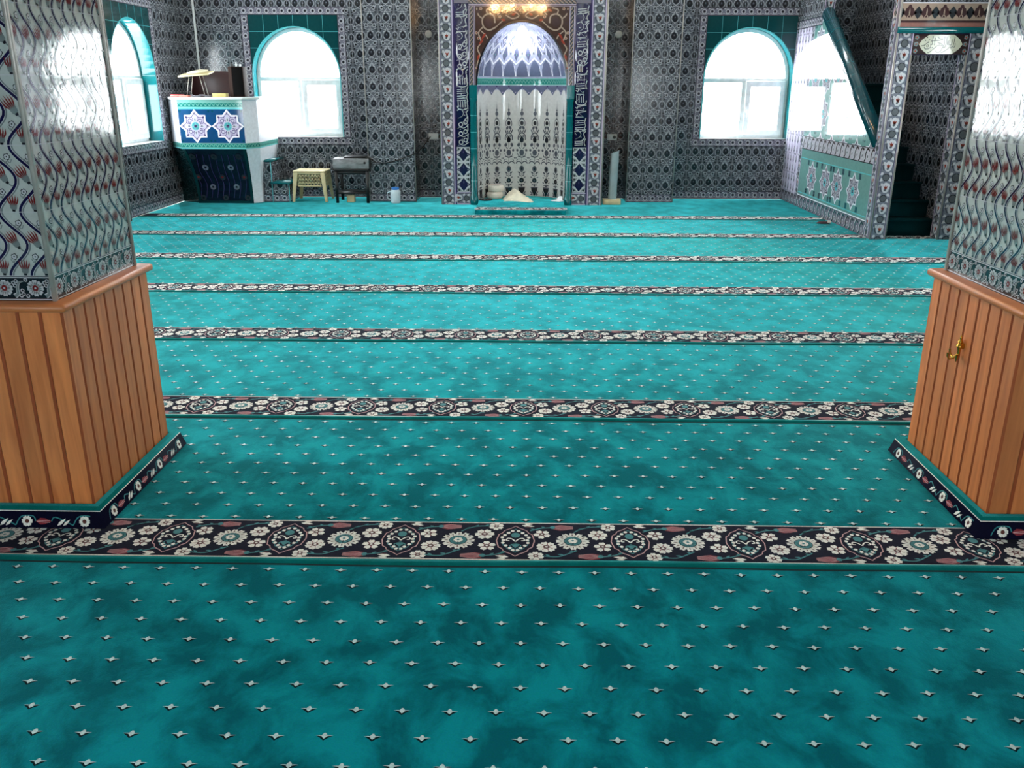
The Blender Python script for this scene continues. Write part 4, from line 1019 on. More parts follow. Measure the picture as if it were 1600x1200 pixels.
for i in range(-5, 6):
    c = i * ST; h = ST / 2; b = c + h
    # lowest row: lace-filled arches with white spires between
    ar = [(c - h * .86, .15), (c - h * .84, .26), (c - h * .55, .36), (c, .44), (c + h * .55, .36), (c + h * .84, .26), (c + h * .86, .15)]
    B.poly(ar, 'dome grey glaze', 1)
    for j in range(9): B.stroke(spline([(c + h * (-.7 + .17 * j), .19 + .05 * (j % 3)), (c + h * (-.6 + .17 * j), .23 + .05 * (j % 3)), (c + h * (-.52 + .17 * j), .19 + .06 * (j % 2))], 2), .012, W, 2)
    B.poly([(b - h * .12, .15), (b, .26), (b + h * .12, .15)], W, 2)
    B.stroke([(c, .47), (b, .36)], .028, W, 3); B.stroke([(b, .36), (c + ST, .47)], .028, W, 3)
    # second row: dark drops in diamonds
    B.poly([(b, .42), (b + h * .42, .53), (b + h * .3, .62), (b, .70), (b - h * .3, .62), (b - h * .42, .53)], 'dome grey glaze', 2)
    B.poly([(b, .49), (b + h * .22, .52), (b + h * .2, .58), (b, .64), (b - h * .2, .58), (b - h * .22, .52)], 'niche grey glaze', 3); B.ell(b, .545, h * .1, .02, 'teal light glaze', 4, 7)
    B.ell(c, .56, h * .13, .025, 'niche grey glaze', 2, 7)
    B.stroke([(c, .62), (b, .76)], .022, W, 3); B.stroke([(b, .76), (c + ST, .62)], .022, W, 3); B.stroke([(b - h * .62, .53), (b - h * .3, .66)], .02, W, 3); B.stroke([(b + h * .62, .53), (b + h * .3, .66)], .02, W, 3)
    for s in (-1, 1): B.poly([(c + s * h * .18, .68), (c + s * h * .62, .77), (c + s * h * .62, .80), (c + s * h * .18, .71)], 'niche grey glaze', 2)
    # third row
    B.poly([(c, .74), (c + h * .42, .84), (c + h * .36, .90), (c, .96), (c - h * .36, .90), (c - h * .42, .84)], 'dome grey glaze', 2); B.poly([(c, .78), (c + h * .26, .85), (c, .9), (c - h * .26, .85)], 'lilac glaze', 3)
    B.stroke([(b, .84), (c, 1.0)], .016, W, 3); B.stroke([(c, 1.0), (b - ST, .84)], .016, W, 3)
    B.leaf((b, .95), (b, 1.08), h * .3, W, 3); B.leaf((c, 1.06), (c, 1.16), h * .2, 'dome grey glaze', 3)
    B.leaf((c, 1.5), (c, 1.3), h * .5, 'violet line glaze', 3)
B = B.clipped(rect_planes(-PI / 2, PI / 2, 0, 1.54)); rc.art(B, fn=dome)
child(rc, 'arched_recess', MIH, 'white and lilac ornamented recess with half dome', smooth=35)
lp = MB(); lp.lathe((MX + .0, MY + .30, 1.95), [(.0, -.03), (.022, -.024), (.03, -.005), (.024, .012), (.014, .02), (.014, .036), (.0, .037)], 'cool bulb', 14, caps=False)
solo(lp, 'niche_lamp', 'small white lamp glowing at the top of the niche dome', 'lamp', smooth=50)
d = bpy.data.lights.new('niche_lamp_light', 'POINT'); d.energy = NICHE_W = 4; d.color = (.88, .94, 1); d.shadow_soft_size = .03
l = bpy.data.objects.new('niche_lamp_light', d); l.location = (MX, MY + .30, 1.93); COL.objects.link(l)
# carpeted platform before and inside the niche
pf = MB(); px0, px1, py0 = -.628, .452, 10.42
out = [(px0, py0), (px1, py0), (px1, MY - .06), (MX + NR * .97, MY - .06)] + [(MX + NR * .97 * math.cos(PI * i / 24), MY + NR * .97 * math.sin(PI * i / 24)) for i in range(25)] + [(MX - NR * .97, MY - .06), (px0, MY - .06)]
pf.prism(out, .001, .05, 'carpet teal')
pa = Art(); pa.rect(px0 + .005, px1 - .005, py0 + .03, py0 + .27, 'yarn navy', 1); pa.rect(px0 + .005, px1 - .005, py0 + .03, py0 + .036, 'yarn white', 2); pa.rect(px0 + .005, px1 - .005, py0 + .264, py0 + .27, 'yarn white', 2)
pf.frame((0, 0, .05)); pf.art(pa); pf.art_many(CSTR.clipped(rect_planes(-.1935, .1935, -.11, .11)), [(-.45, py0 + .15), (-.067, py0 + .15), (.28, py0 + .15)])
solo(pf, 'niche_platform', 'low turquoise carpeted platform at the foot of the prayer niche', 'platform', bevel=.008)

# things lying in the niche
for z, x, lab in ((.0505, -.435, 'lower of two white cloth turbans stacked in the niche'), (.1375, -.42, 'upper white turban with dark open crown, topmost of the stack')):
    root = thing('turban', lab, 'turban', (x, 11.6, z), 'white turbans in the niche')
    t = MB(); t.lathe((x, 11.6, z), [(.085, 0), (.102, .012), (.108, .04), (.104, .07), (.09, .084), (.075, .08), (.07, .06)], 'white cloth', 26, caps=False); t.lathe((x, 11.6, z), [(.0, .002), (.085, 0)], 'white cloth', 26, caps=False)
    child(t, 'wound_band', root, smooth=60)
    c = MB(); c.lathe((x, 11.6, z), [(.078, .066), (.06, .078), (.03, .082), (.0, .083)], 'black plastic' if z > .1 else 'white cloth', 22, caps=False); child(c, 'crown', root, 'dark felt crown' if z > .1 else None, smooth=60)
cl = MB(); nx, ny = 26, 18; P = []; T_ = []
for j in range(ny):
    for i in range(nx):
        u, v = i / (nx - 1), j / (ny - 1); e = min(u, 1 - u, v * .8, (1 - v) * .8) * 2
        ridge = .105 * max(0, 1 - abs(u - .42) * 2.2) * (1 - .5 * abs(v - .5)) + .012 * math.sin(u * 14 + v * 5) + .008 * math.sin(v * 19 - u * 7)
        h = max(0, min(1, e * 3)) * (.022 + max(0, ridge)); w = .5 + .5 * math.sin(PI * min(1, max(0, v)))
        P.append((-.315 + .37 * u + .02 * math.sin(v * 7), 11.26 + .36 * v + .05 * math.sin(u * 5) - .04 * u, .0515 + h))
F = [(j * nx + i, j * nx + i + 1, (j + 1) * nx + i + 1, (j + 1) * nx + i) for j in range(ny - 1) for i in range(nx - 1)]
n0 = len(P); P2 = P + [(x, y, .0507) for x, y, z in P]; F2 = F + [tuple(n0 + q for q in f)[::-1] for f in F]
bd = [i for i in range(nx)] + [j * nx + nx - 1 for j in range(1, ny)] + [(ny - 1) * nx + i for i in range(nx - 2, -1, -1)] + [j * nx for j in range(ny - 2, 0, -1)]
F2 += [(bd[(k + 1) % len(bd)], bd[k], n0 + bd[k], n0 + bd[(k + 1) % len(bd)]) for k in range(len(bd))]
cl.faces(P2, F2, 'cream cloth'); solo(cl, 'folded_robe', 'crumpled cream robe lying in the niche beside the turbans', 'robe', smooth=70)
pp = MB(); pp.prism([(.29, 11.32), (.40, 11.24), (.46, 11.30), (.44, 11.40), (.36, 11.42)], .051, .06, 'white paper'); pp.prism([(.36, 11.36), (.44, 11.30), (.455, 11.38), (.40, 11.44)], .06, .105, 'white paper', top=[(.40, 11.385), (.445, 11.36), (.45, 11.39), (.42, 11.41)])
solo(pp, 'crumpled_paper', 'crumpled white paper on the right side of the niche floor', 'paper', bevel=.004)
bk = MB()
for i in range(26):
    t = 2 * PI * i / 26; bk.lathe((-.545 + .075 * math.cos(t), 11.36 + .05 * math.sin(t), .0507), [(.0, 0), (.008, .003), (.011, .011), (.008, .019), (.0, .022)], 'black plastic', 8, caps=False)
bk.lathe((-.545, 11.36, .0507), [(.0, .0), (.06, .0), (.062, .012), (.03, .02), (0, .021)], 'black plastic', 20, caps=False)
solo(bk, 'prayer_beads', 'coiled black prayer beads at the left edge of the niche floor', 'prayer beads', smooth=60)
# things beside the niche
cb = MB(); cb.box(.97, 1.2, 11.36, 11.52, .0008, .068, 'cream plastic'); solo(cb, 'cream_block', 'cream block on the carpet under the tall grey roll', 'block', bevel=.006)
rl = MB(); X_ = 1.105; n = 28
for (r0, r1, sg) in ((.055, .055, 1), (.049, .049, -1)):
    P = [(X_ + r0 * math.cos(2 * PI * i / n) - .012, 11.44 + r0 * math.sin(2 * PI * i / n), .0685) for i in range(n)] + [(X_ + r1 * math.cos(2 * PI * i / n), 11.44 + r1 * math.sin(2 * PI * i / n), .66 + .35 * r1 * math.cos(2 * PI * i / n)) for i in range(n)]
    rl.faces(P, [(i, (i + 1) % n, n + (i + 1) % n, n + i)[::sg] for i in range(n)], 'grey roll' if sg > 0 else 'black plastic')
P = [(X_ + r * math.cos(2 * PI * i / n), 11.44 + r * math.sin(2 * PI * i / n), .66 + .35 * r * math.cos(2 * PI * i / n)) for r in (.055, .049) for i in range(n)]
rl.faces(P, [(i, (i + 1) % n, n + (i + 1) % n, n + i) for i in range(n)], 'white plastic')
solo(rl, 'rolled_tube', 'tall pale grey tube with slanted open top standing beside the niche', 'tube', smooth=40)
for x, lab in ((-1.278, 'white wall socket left of the prayer niche'), (1.12, 'white wall socket with black plug right of the prayer niche')):
    root = thing('wall_socket', lab, 'socket', (x, YB, .805), 'sockets on the back wall')
    s = MB(); s.box(x - .066, x + .066, YB - .014, YB - .0005, .765, .845, 'white plastic'); child(s, 'cover_plate', root, bevel=.004)
    for q in ((-.03,) if x > 0 else (-.03, .03)):
        s = MB(); s.lathe((x + q, YB - .014, .805), [(.021, 0), (.019, .0025), (.017, -.004), (.0, -.005)], 'lamp white', 16, ((1, 0, 0), (0, 0, 1), (0, -1, 0)), caps=False); child(s, 'outlet', root, smooth=40)
    if x > 0:
        s = MB(); s.lathe((x + .03, YB - .014, .805), [(.022, 0), (.022, .03), (.014, .05), (.0, .051)], 'black plastic', 14, ((1, 0, 0), (0, 0, 1), (0, -1, 0)), caps=False); child(s, 'plug', root, 'black plug', smooth=40)
for x, lab in ((-1.31, 'round white wall lamp left of the prayer niche'), (1.155, 'round white wall lamp right of the prayer niche')):
    s = MB(); s.lathe((x, YB - .0006, 2.085), [(.045, 0), (.045, .018), (.038, .028), (.02, .034), (.0, .036)], 'lamp white', 22, ((1, 0, 0), (0, 0, 1), (0, -1, 0)), caps=False)
    solo(s, 'wall_lamp', lab, 'wall lamp', 'round wall lamps beside the niche', smooth=50)

# ------------------------------------------------------------------ pulpit stairs (minbar) on the right
MB_ = thing('pulpit_stairs', 'tall tiled pulpit with doorway, star panels and sloping teal handrail', 'pulpit', (3.87, 10.4, 0))
SX0, SX1, SY0 = 3.45, 4.30, 8.80
U0 = YB                                                  # u runs from the back wall towards the viewer
slope0, slope1 = (9.0, .88), (11.08, 2.24)
def side(x, inner):
    mb = MB().frame((x, U0, 0), (0, -1, 0), (0, 0, 1)); T = .12
    ue, uk = U0 - SY0 - .004, U0 - slope1[0]
    def R(u0, u1, z0, z1, m): mb.quad((u0, z0, 0), (u1, z0, 0), (u1, z1, 0), (u0, z1, 0), m)
    us, u2 = ue - .17, U0 - 11.36                       # front post strip; star panel / lattice joint
    if not inner:
        mb.fill(scroll_band(.14, .14, 'band glaze', 'deep grey glaze', 'scroll grey glaze'), .14, .14, 0, us, 0, .14, 0, 0)
        # white lattice strip
        lat = Art(); lat.rect(0, .12, 0, .24, 'lilac glaze', 0)
        for y in (.02, .14): lat.leaf((.06, y), (.06, y + .1), .05, 'niche grey glaze', 1); lat.leaf((.06, y + .03), (.06, y + .08), .02, 'white glaze', 2)
        lat.rect(0, .012, 0, .24, 'star white glaze', 2); lat.ell(.03, .01, .012, .012, 'niche grey glaze', 1, 6); lat.ell(.09, .01, .012, .012, 'niche grey glaze', 1, 6)
        mb.fill(lat, .12, .24, 0, u2 - .09, .14, slope1[1], 0, .14)
        mb.fill(ROSE_N, .1, .205, u2 - .09, u2 + .01, .14, slope1[1], u2 - .09, .14)
        # framed star panel
        R(u2 + .01, us, .14, .16, 'star white glaze'); R(u2 + .01, us, .16, .72, 'sage glaze')
        st = star_tile(.4, 'sage glaze', 'sage dark glaze', 'scroll grey glaze')
        for cy in (10.86, 10.35, 9.945, 9.435): mb.art(st, U0 - cy - .2, .2, lift=.001)
        g = Art()
        for z0, z1 in ((.185, .195), (.605, .615)): g.rect(u2 + .02, us - .01, z0, z1, 'teal light glaze', 1)
        for cy in (10.86, 10.35, 9.945, 9.435):
            for s in (-1, 1):
                for q in (-1, 1): g.rect(U0 - cy + s * .16 - .03, U0 - cy + s * .16 + .03, .4 + q * .17 - .03, .4 + q * .17 + .03, 'sage dark glaze', 3)
        mb.art(g)
        mb.fill(scroll_band(.15, .15, 'scroll grey glaze', 'frieze brown glaze', 'white glaze'), .15, .15, u2 + .01, us, .72, .87, 0, .72)
        # upper triangle: teal border and star tiles cut by the slope
        k = (slope1[1] - slope0[1]) / ((U0 - slope1[0]) - (U0 - slope0[0]))          # negative
        ua, za = U0 - slope0[0], slope0[1]
        pl = [(-k, 1, za - k * ua)]                       # z <= za + k (u - ua)
        pl = [(-k / math.hypot(k, 1), 1 / math.hypot(k, 1), (za - k * ua) / math.hypot(k, 1))]
        mb.fill(star_tile(.4, 'sage glaze', 'sage dark glaze', 'scroll grey glaze'), .4, .4, u2 + .01, us, .87, slope1[1], u2 + .06, .95, extra=pl)
        # the raised kiosk part
        mb.fill(WALL, TS, TS, 0, uk, slope1[1], 3.3, 0, slope1[1]); R(u2 + .01, uk, .87, .87001, 'sage glaze')
        mb.fill(BAND, .1, .1, 0, uk, slope1[1] - .1, slope1[1], 0, slope1[1] - .1, lift=.003)
        mb.fill(ROSE_N, .1, .205, us, us + .1, 0, 2.6, us, 0); R(us + .1, ue, 0, 2.6, 'band glaze')
        lines = Art()
        for z in (.145, .72, .87): lines.rect(u2, us, z - .004, z + .004, 'navy glaze', 4)
        lines.stroke([(ua, za), (uk, slope1[1])], .03, 'steel trim', 5); mb.art(lines)
    else:
        mb.fill(WALL, TS, TS, 0, us, 0, 3.3, 0, 0); mb.fill(ROSE_N, .1, .205, us, ue, 0, 2.6, us, 0)
    # thickness
    e = -T; o_ = [(0, 0), (ue, 0), (ue, 2.6), (ue - .17, 2.6), (ue - .17, .82), (U0 - slope0[0], slope0[1]), (uk, slope1[1]), (uk, 3.3), (0, 3.3)]
    if inner: o_ = [(0, 0), (ue, 0), (ue, 2.6), (us, 2.6), (us, 3.3), (0, 3.3)]
    k9 = len(o_)
    mb.faces([(u, v, e) for u, v in o_], [tuple(range(k9))[::-1]], 'slate glaze')
    mb.faces([(u, v, z) for z in (0, e) for u, v in o_], [(i, k9 + i, k9 + (i + 1) % k9, (i + 1) % k9) for i in range(1, k9 - 1)], 'slate glaze')
    # face of the kiosk post
    if not inner: mb.frame((x, slope1[0] - .002, slope1[1] - .02), (1, 0, 0), (0, 0, 1)); mb.fill(rosette_band(T), T, .205, 0, T, 0, 1.08)
    return mb
child(side(SX0, False), 'side_panel', MB_); child(side(SX1 - .12, True), 'side_panel', MB_, 'far side panel behind the doorway')
hr = MB(); dY, dZ = slope1[0] - slope0[0], slope1[1] - slope0[1]; ln = math.hypot(dY, dZ); n = 11
hr.frame((SX0 - .02, slope0[0], slope0[1]), (0, dY / ln, dZ / ln), (0, -dZ / ln, dY / ln))
rp = [(-.0, .0), (.0, .05), (.02, .085), (.05, .105), (.09, .105), (.12, .085), (.14, .05), (.14, .0)]
def rail(u0, u1, k, m):
    P = [(u, b * k, a) for u in (u0, u1) for a, b in rp]; q = len(rp)
    hr.faces(P, [tuple(range(q)), tuple(range(q, 2 * q))[::-1]] + [(i, q + i, q + (i + 1) % q, (i + 1) % q) for i in range(q)], m)
rail(0, ln, 1, 'teal rail glaze')
for i in range(1, n): rail(i * ln / n - .002, i * ln / n + .002, 1.006, 'teal glaze')
child(hr, 'handrail', MB_, 'sloping teal tiled handrail')
ns = 9
for i in range(ns):
    y0 = 9.02 + i * (slope1[0] - 9.02) / ns; y1 = 9.02 + (i + 1) * (slope1[0] - 9.02) / ns if i < ns - 1 else YB - .02
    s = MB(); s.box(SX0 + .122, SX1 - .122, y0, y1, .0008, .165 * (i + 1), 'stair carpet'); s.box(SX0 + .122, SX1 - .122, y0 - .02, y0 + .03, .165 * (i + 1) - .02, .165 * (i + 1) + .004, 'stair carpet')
    child(s, 'stair_step', MB_)
# doorway: two posts, inscription plaque, moulding and palmette frieze
dr = MB()
XD0, XD1 = 3.60, 4.12
for x0, x1 in ((SX0, XD0), (XD1, SX1)):
    for O, U, w in (((x0, SY0, 0), (1, 0, 0), x1 - x0), ((x1, SY0, 0), (0, 1, 0), .16), ((x0, SY0 + .16, 0), (0, -1, 0), .16), ((x1, SY0 + .16, 0), (-1, 0, 0), x1 - x0)):
        if O[0] == SX0 and U[1] < 0: continue
        dr.frame(O, U, (0, 0, 1)); k = rosette_band(w); dr.fill(k, w, .205, 0, w, 0, 1.935, 0, -.06)
child(dr, 'door_post', MB_, 'door posts with rosettes and red tulips')
for cx, z1 in ((SX0, 2.6), (XD0, 1.74), (XD1, 1.74)):
    t = MB(); t.box(cx - .007, cx + .007, SY0 - .007, SY0 + .007, 0, z1, 'steel trim'); child(t, 'corner_trim', MB_)
li = MB(); li.box(XD0, XD1, SY0 + .004, SY0 + .16, 1.74, 1.935, 'violet line glaze')
li.box(SX0 + .002, SX1, SY0 + .002, SY0 + .16, 1.935, 2.6, 'frieze brown glaze')
li.frame((SX0, SY0, 0), (1, 0, 0), (0, 0, 1)); wF = SX1 - SX0
li.quad((0, 1.975, .001), (wF, 1.975, .001), (wF, 2.02, .001), (0, 2.02, .001), 'pink band glaze')
pal = Art(); pal.rect(0, .16, 0, .165, 'beige glaze', 0); pal.rect(0, .16, 0, .02, 'frieze brown glaze', 2)
h_ = [(.0, .045), (.02, .04), (.035, .06), (.062, .075), (.064, .095), (.04, .1), (.036, .12), (.02, .13), (.012, .15), (0, .155)]
pal.poly([(.08 + x, y) for x, y in h_] + [(.08 - x, y) for x, y in h_[::-1][1:-1]], 'frieze brown glaze', 1)
for s in (0, .16):
    h2 = [(.0, .03), (.018, .05), (.034, .075), (.034, .1), (.014, .125), (0, .14)]; pal.poly([(abs(s - x), y) for x, y in h2], 'deep grey glaze', 1)
pal.stroke([(.055, .02), (.068, .055), (.08, .07), (.092, .055), (.105, .02)], .008, 'beige glaze', 3); pal.leaf((.08, .06), (.08, .125), .014, 'beige glaze', 3)
li.fill(pal, .16, .165, 0, wF, 2.02, 2.185, .0, 2.02, lift=.001); li.fill(WALL, TS, TS, 0, wF, 2.195, 2.6, 0, 2.195, lift=.001)
li.quad((0, 2.185, .0015), (wF, 2.185, .0015), (wF, 2.195, .0015), (0, 2.195, .0015), 'star white glaze')
child(li, 'lintel', MB_, 'lintel with palmette frieze')
mo = MB(); mo.frame((SX0 - .01, SY0, 1.955), (0, -1, 0), (0, 0, 1)); n = 12
q = [(0.0, -.03)] + [(.032 * math.cos(-PI / 2 + PI * i / n), .03 * math.sin(-PI / 2 + PI * i / n)) for i in range(n + 1)] + [(0, .03)]
mo.prism(q, 0, -wF - .02, 'teal glaze') if False else mo.faces([(x, y, z) for z in (0, -(wF + .02)) for x, y in q], [tuple(range(len(q))), tuple(range(len(q), 2 * len(q)))[::-1]] + [(i, len(q) + i, len(q) + (i + 1) % len(q), (i + 1) % len(q)) for i in range(len(q))], 'teal glaze')
child(mo, 'moulding', MB_, 'round teal moulding', smooth=50)
pq = MB(); pq.frame((XD0, SY0, 1.742), (1, 0, 0), (0, 0, 1)); w_, h_ = XD1 - XD0, .178
pq.box(0, w_, 0, h_, -.003, .004, 'frieze brown glaze')
pa = Art()
for s in (-1, 1):
    cx = w_ / 2 + s * w_ * .44
    for y in (.03, .09, .15): pa.flower(cx, y, .022, 5, 'leaf grey glaze', 'rust red glaze', 1)
oc = [(.11, .5), (.16, .72), (.22, .86), (.28, .98), (.72, .98), (.78, .86), (.84, .72), (.89, .5), (.84, .28), (.78, .14), (.72, .02), (.28, .02), (.22, .14), (.16, .28)]
pa.poly([(x * w_, y * h_) for x, y in oc], 'cream glaze', 2)
def Q(x, y): return ((x - 345) / 1065 * w_, (590 - y) / 350 * h_)
for pts in ([(1130, 285), (1128, 380), (1122, 440)], [(1085, 330), (1082, 415), (1050, 425), (1030, 405), (1028, 345)], [(1008, 355), (1005, 415), (1030, 422)], [(980, 278), (984, 360), (975, 440)], [(935, 278), (938, 360), (940, 432), (900, 445)],
            [(1150, 390), (1150, 455), (1122, 465), (1100, 448), (1080, 482), (1060, 455), (1030, 490), (985, 520), (940, 545), (895, 556)], [(935, 440), (915, 480), (895, 530), (850, 552), (815, 545), (800, 525)],
            [(815, 385), (880, 402), (920, 425), (870, 438), (820, 440), (790, 462), (740, 500), (690, 545), (645, 562)], [(800, 290), (850, 318), (905, 322), (850, 345), (770, 352), (685, 358)], [(757, 300), (755, 380), (752, 430)], [(715, 275), (712, 360), (715, 415), (680, 425)],
            [(690, 400), (690, 460), (660, 488), (615, 496), (580, 485), (572, 462)], [(510, 440), (560, 435), (610, 398), (635, 375), (645, 395)], [(980, 440), (955, 470), (925, 475)]):
    pa.stroke(spline([Q(*p) for p in pts], 4), .0056, 'navy glaze', 3)
pa.ring(*Q(630, 442), .010, .004, 'navy glaze', 3, 9)
for x, y in ((600, 290), (612, 298), (580, 350), (1115, 522), (850, 420), (720, 470), (730, 478), (1040, 300), (655, 330)): pa.ell(*Q(x, y), .0038, .0042, 'navy glaze', 3, 6)
pq.art(pa, lift=.004); child(pq, 'inscription_plaque', MB_, 'cream plaque with a black Arabic inscription')
dk = MB(); n = 16; P = []; 
for i in range(n):
    t = 2 * PI * i / n; P.append((3.325 + .075 * math.cos(t) * (1 + .2 * math.sin(3 * t)), 9.86 + .05 * math.sin(t) * (1 + .25 * math.cos(2 * t))))
dk.prism(P, .0008, .02, 'dark red cloth', top=[(3.325 + (x - 3.325) * .6, 9.86 + (y - 9.86) * .6) for x, y in P]); dk.prism([(3.36, 9.83), (3.40, 9.83), (3.40, 9.88), (3.37, 9.88)], .012, .03, 'white cloth')
solo(dk, 'dark_cloth', 'small dark cloth lying on the carpet against the pulpit base', 'cloth', smooth=60)

# ------------------------------------------------------------------ corner lectern on the left
KU = thing('corner_lectern', 'raised corner lectern with blue star tiles and a white ledge', 'lectern', (-3.95, 11.4, 0))
FY = 11.05
plan = [(-4.30, FY), (-3.50, FY), (-3.385, FY + .2), (-3.385, YB - .012), (XL + .012, YB - .012), (XL + .012, FY + .33)]
mb = MB()
for i in (5, 0, 1, 2):
    a, b = np.array(plan[i]), np.array(plan[(i + 1) % 6]); w = float(np.linalg.norm(b - a)); u = (b - a) / w
    mb.frame((a[0], a[1], 0), (u[0], u[1], 0), (0, 0, 1))
    if i == 0:
        mb.fill(GREEN, .1, .06, 0, w, .71, .77, 0, .71); mb.fill(GREEN, .1, .06, 0, w, 1.19, 1.25, 0, 1.19); mb.quad((0, 1.25, 0), (w, 1.25, 0), (w, 1.28, 0), (0, 1.28, 0), 'green band light')
        mb.fill(star_tile(.4), .4, .4, 0, w, .77, 1.17, 0, .77); mb.quad((0, 1.17, 0), (w, 1.17, 0), (w, 1.19, 0), (0, 1.19, 0), 'teal light glaze'); mb.quad((0, .70, 0), (w, .70, 0), (w, .71, 0), (0, .71, 0), 'teal light glaze')
    else:
        mb.fill(GREEN, .1, .06, 0, w, .71, .77, 0, .71); mb.quad((0, .7, 0), (w, .7, 0), (w, .71, 0), (0, .71, 0), 'teal light glaze')
        mb.quad((0, .77, 0), (w, .77, 0), (w, 1.28, 0), (0, 1.28, 0), 'star white glaze')
mb.frame()
inn = [(-4.27, FY + .07), (-3.53, FY + .07), (-3.455, FY + .22), (-3.455, YB - .013), (XL + .013, YB - .013), (XL + .013, FY + .40)]
for i in (5, 0, 1, 2):
    a, b = inn[i], inn[(i + 1) % 6]; mb.quad((b[0], b[1], .72), (a[0], a[1], .72), (a[0], a[1], 1.28), (b[0], b[1], 1.28), 'plaster')
mb.faces([(x, y, .72) for x, y in inn], [tuple(range(6))], 'carpet edge teal')
child(mb, 'parapet', KU, 'parapet with two blue star tiles')
# flared foot: dark flowered tiles leaning inwards to the floor
foot = [(-4.28, 11.36), (-3.56, 11.36), (-3.47, 11.45), (-3.47, YB - .013), (XL + .013, YB - .013), (XL + .013, 11.52)]
ft = MB(); nst = 9
def lev(k):
    t = k / nst; z = .70 * t; f = t ** 2.2
    return [(a[0] + (b[0] - a[0]) * f, a[1] + (b[1] - a[1]) * f, z) for a, b in zip(foot, plan)]
df = Art(); 
for k in range(nst):
    A_, B_ = lev(k), lev(k + 1)
    for i, m in ((5, 'dark floral green'), (0, 'dark floral navy'), (1, 'star white glaze'), (2, 'star white glaze')):
        j = (i + 1) % 6; ft.quad(A_[i], A_[j], B_[j], B_[i], m)
def footp(u, v):
    k = min(nst - 1e-6, max(0, v * nst)); k0 = int(k); t = k - k0; A_, B_ = lev(k0), lev(k0 + 1)
    f = lambda P: tuple(P[0][c] + (P[1][c] - P[0][c]) * u for c in range(3))
    a, b = f(A_), f(B_); return [a[c] + (b[c] - a[c]) * t for c in range(3)]
fa = Art()
for r, (v, us) in enumerate(((.1, (.1, .5, .9)), (.3, (.3, .72)), (.48, (.08, .5, .88)), (.66, (.25, .68)), (.86, (.1, .45, .85)))):
    for u in us: fa.flower(u, v, .055, 8, 'grey blue glaze' if r % 2 else 'deep grey glaze', 'tulip red glaze' if r == 2 else 'navy glaze', 1, sy=1.0)
for i in range(9):
    fa.stroke(spline([(.05 + .1 * i, .1), (.1 + .1 * i, .35), (.02 + .11 * i, .6), (.08 + .1 * i, .9)], 3), .008, 'violet line glaze', 0)
for q in ((.0, .05, 0, 1), (.95, 1, 0, 1), (0, 1, 0, .045)): 
    for s_ in range(10): 
        y0, y1 = q[2] + (q[3] - q[2]) * s_ / 10, q[2] + (q[3] - q[2]) * (s_ + 1) / 10; fa.rect(q[0], q[1], y0, y1, 'dark floral green', 1)
def fmap(V, lay): return np.array([footp(u, v) for u, v in V]) + np.array([0, -.005, -.003]) - np.outer(lay, [0, .0008, 0])
ft.art(fa.clipped(rect_planes(0, 1, 0, 1)), fn=fmap)
child(ft, 'flared_base', KU, 'dark navy flowered base leaning inwards')
lg = MB(); e = .045
lg.ringprism([(-4.32, FY - e), (-3.475, FY - e), (-3.335, FY + .18), (-3.335, YB - .013), (-3.47, YB - .013), (-3.47, FY + .3), (-3.56, FY + .26), (-4.2, FY + .26), (XL + .013, FY + .62), (XL + .013, FY + .29)], [(-4.0, FY + .1)] * 10, 1.2805, 1.312, 'white stone') if False else \
    lg.prism([(-4.32, FY - e), (-3.475, FY - e), (-3.335, FY + .18), (-3.335, YB - .013), (-3.47, YB - .013), (-3.47, FY + .36), (-4.1, FY + .36), (XL + .013, FY + .62), (XL + .013, FY + .29)], 1.2805, 1.312, 'white stone')
child(lg, 'ledge', KU, 'white ledge', bevel=.006)
for x0, x1, z in ((-3.46, -3.345, .535), (-3.345, -3.125, .255)):
    s = MB(); y0 = 11.5
    for O, U, w in (((x0, y0, 0), (1, 0, 0), x1 - x0), ((x1, y0, 0), (0, 1, 0), YB - .012 - y0)):
        s.frame(O, U, (0, 0, 1)); s.fill(BAND, .1, .1, 0, w, .001, .1); s.fill(WALL, TS, TS, 0, w, .1, z - .025, 0, .1)
    s.frame(); s.box(x0 - .015, x1 + .02, y0 - .02, YB - .012, z - .025, z, 'teal glaze'); s.box(x1 - .006, x1 + .004, y0 - .004, y0 + .006, .001, z - .025, 'teal light glaze')
    child(s, 'stair_step', KU)
ZL = 1.3125
# on and behind the ledge
bs = thing('book_stand', 'cream board on thin wire legs standing on the lectern ledge', 'book stand', (-4.08, 11.2, ZL))
b = MB(); b.faces([(-4.27, 11.10, 1.535), (-3.90, 11.12, 1.565), (-3.90, 11.34, 1.60), (-4.27, 11.32, 1.57), (-4.27, 11.10, 1.553), (-3.90, 11.12, 1.583), (-3.90, 11.34, 1.618), (-4.27, 11.32, 1.588)], [(0, 3, 2, 1), (4, 5, 6, 7), (0, 1, 5, 4), (1, 2, 6, 5), (2, 3, 7, 6), (3, 0, 4, 7)], 'pale wood'); child(b, 'board', bs, bevel=.003)
for p, q in (((-4.20, 11.14), (-4.15, 11.16)), ((-4.20, 11.28), (-4.15, 11.28)), ((-3.98, 11.16), (-4.03, 11.16)), ((-3.98, 11.28), (-4.03, 11.28))):
    w = MB(); w.tube([(p[0], p[1], ZL + .0005), (q[0], q[1], 1.575)], .004, 'steel trim', 6); child(w, 'leg', bs)
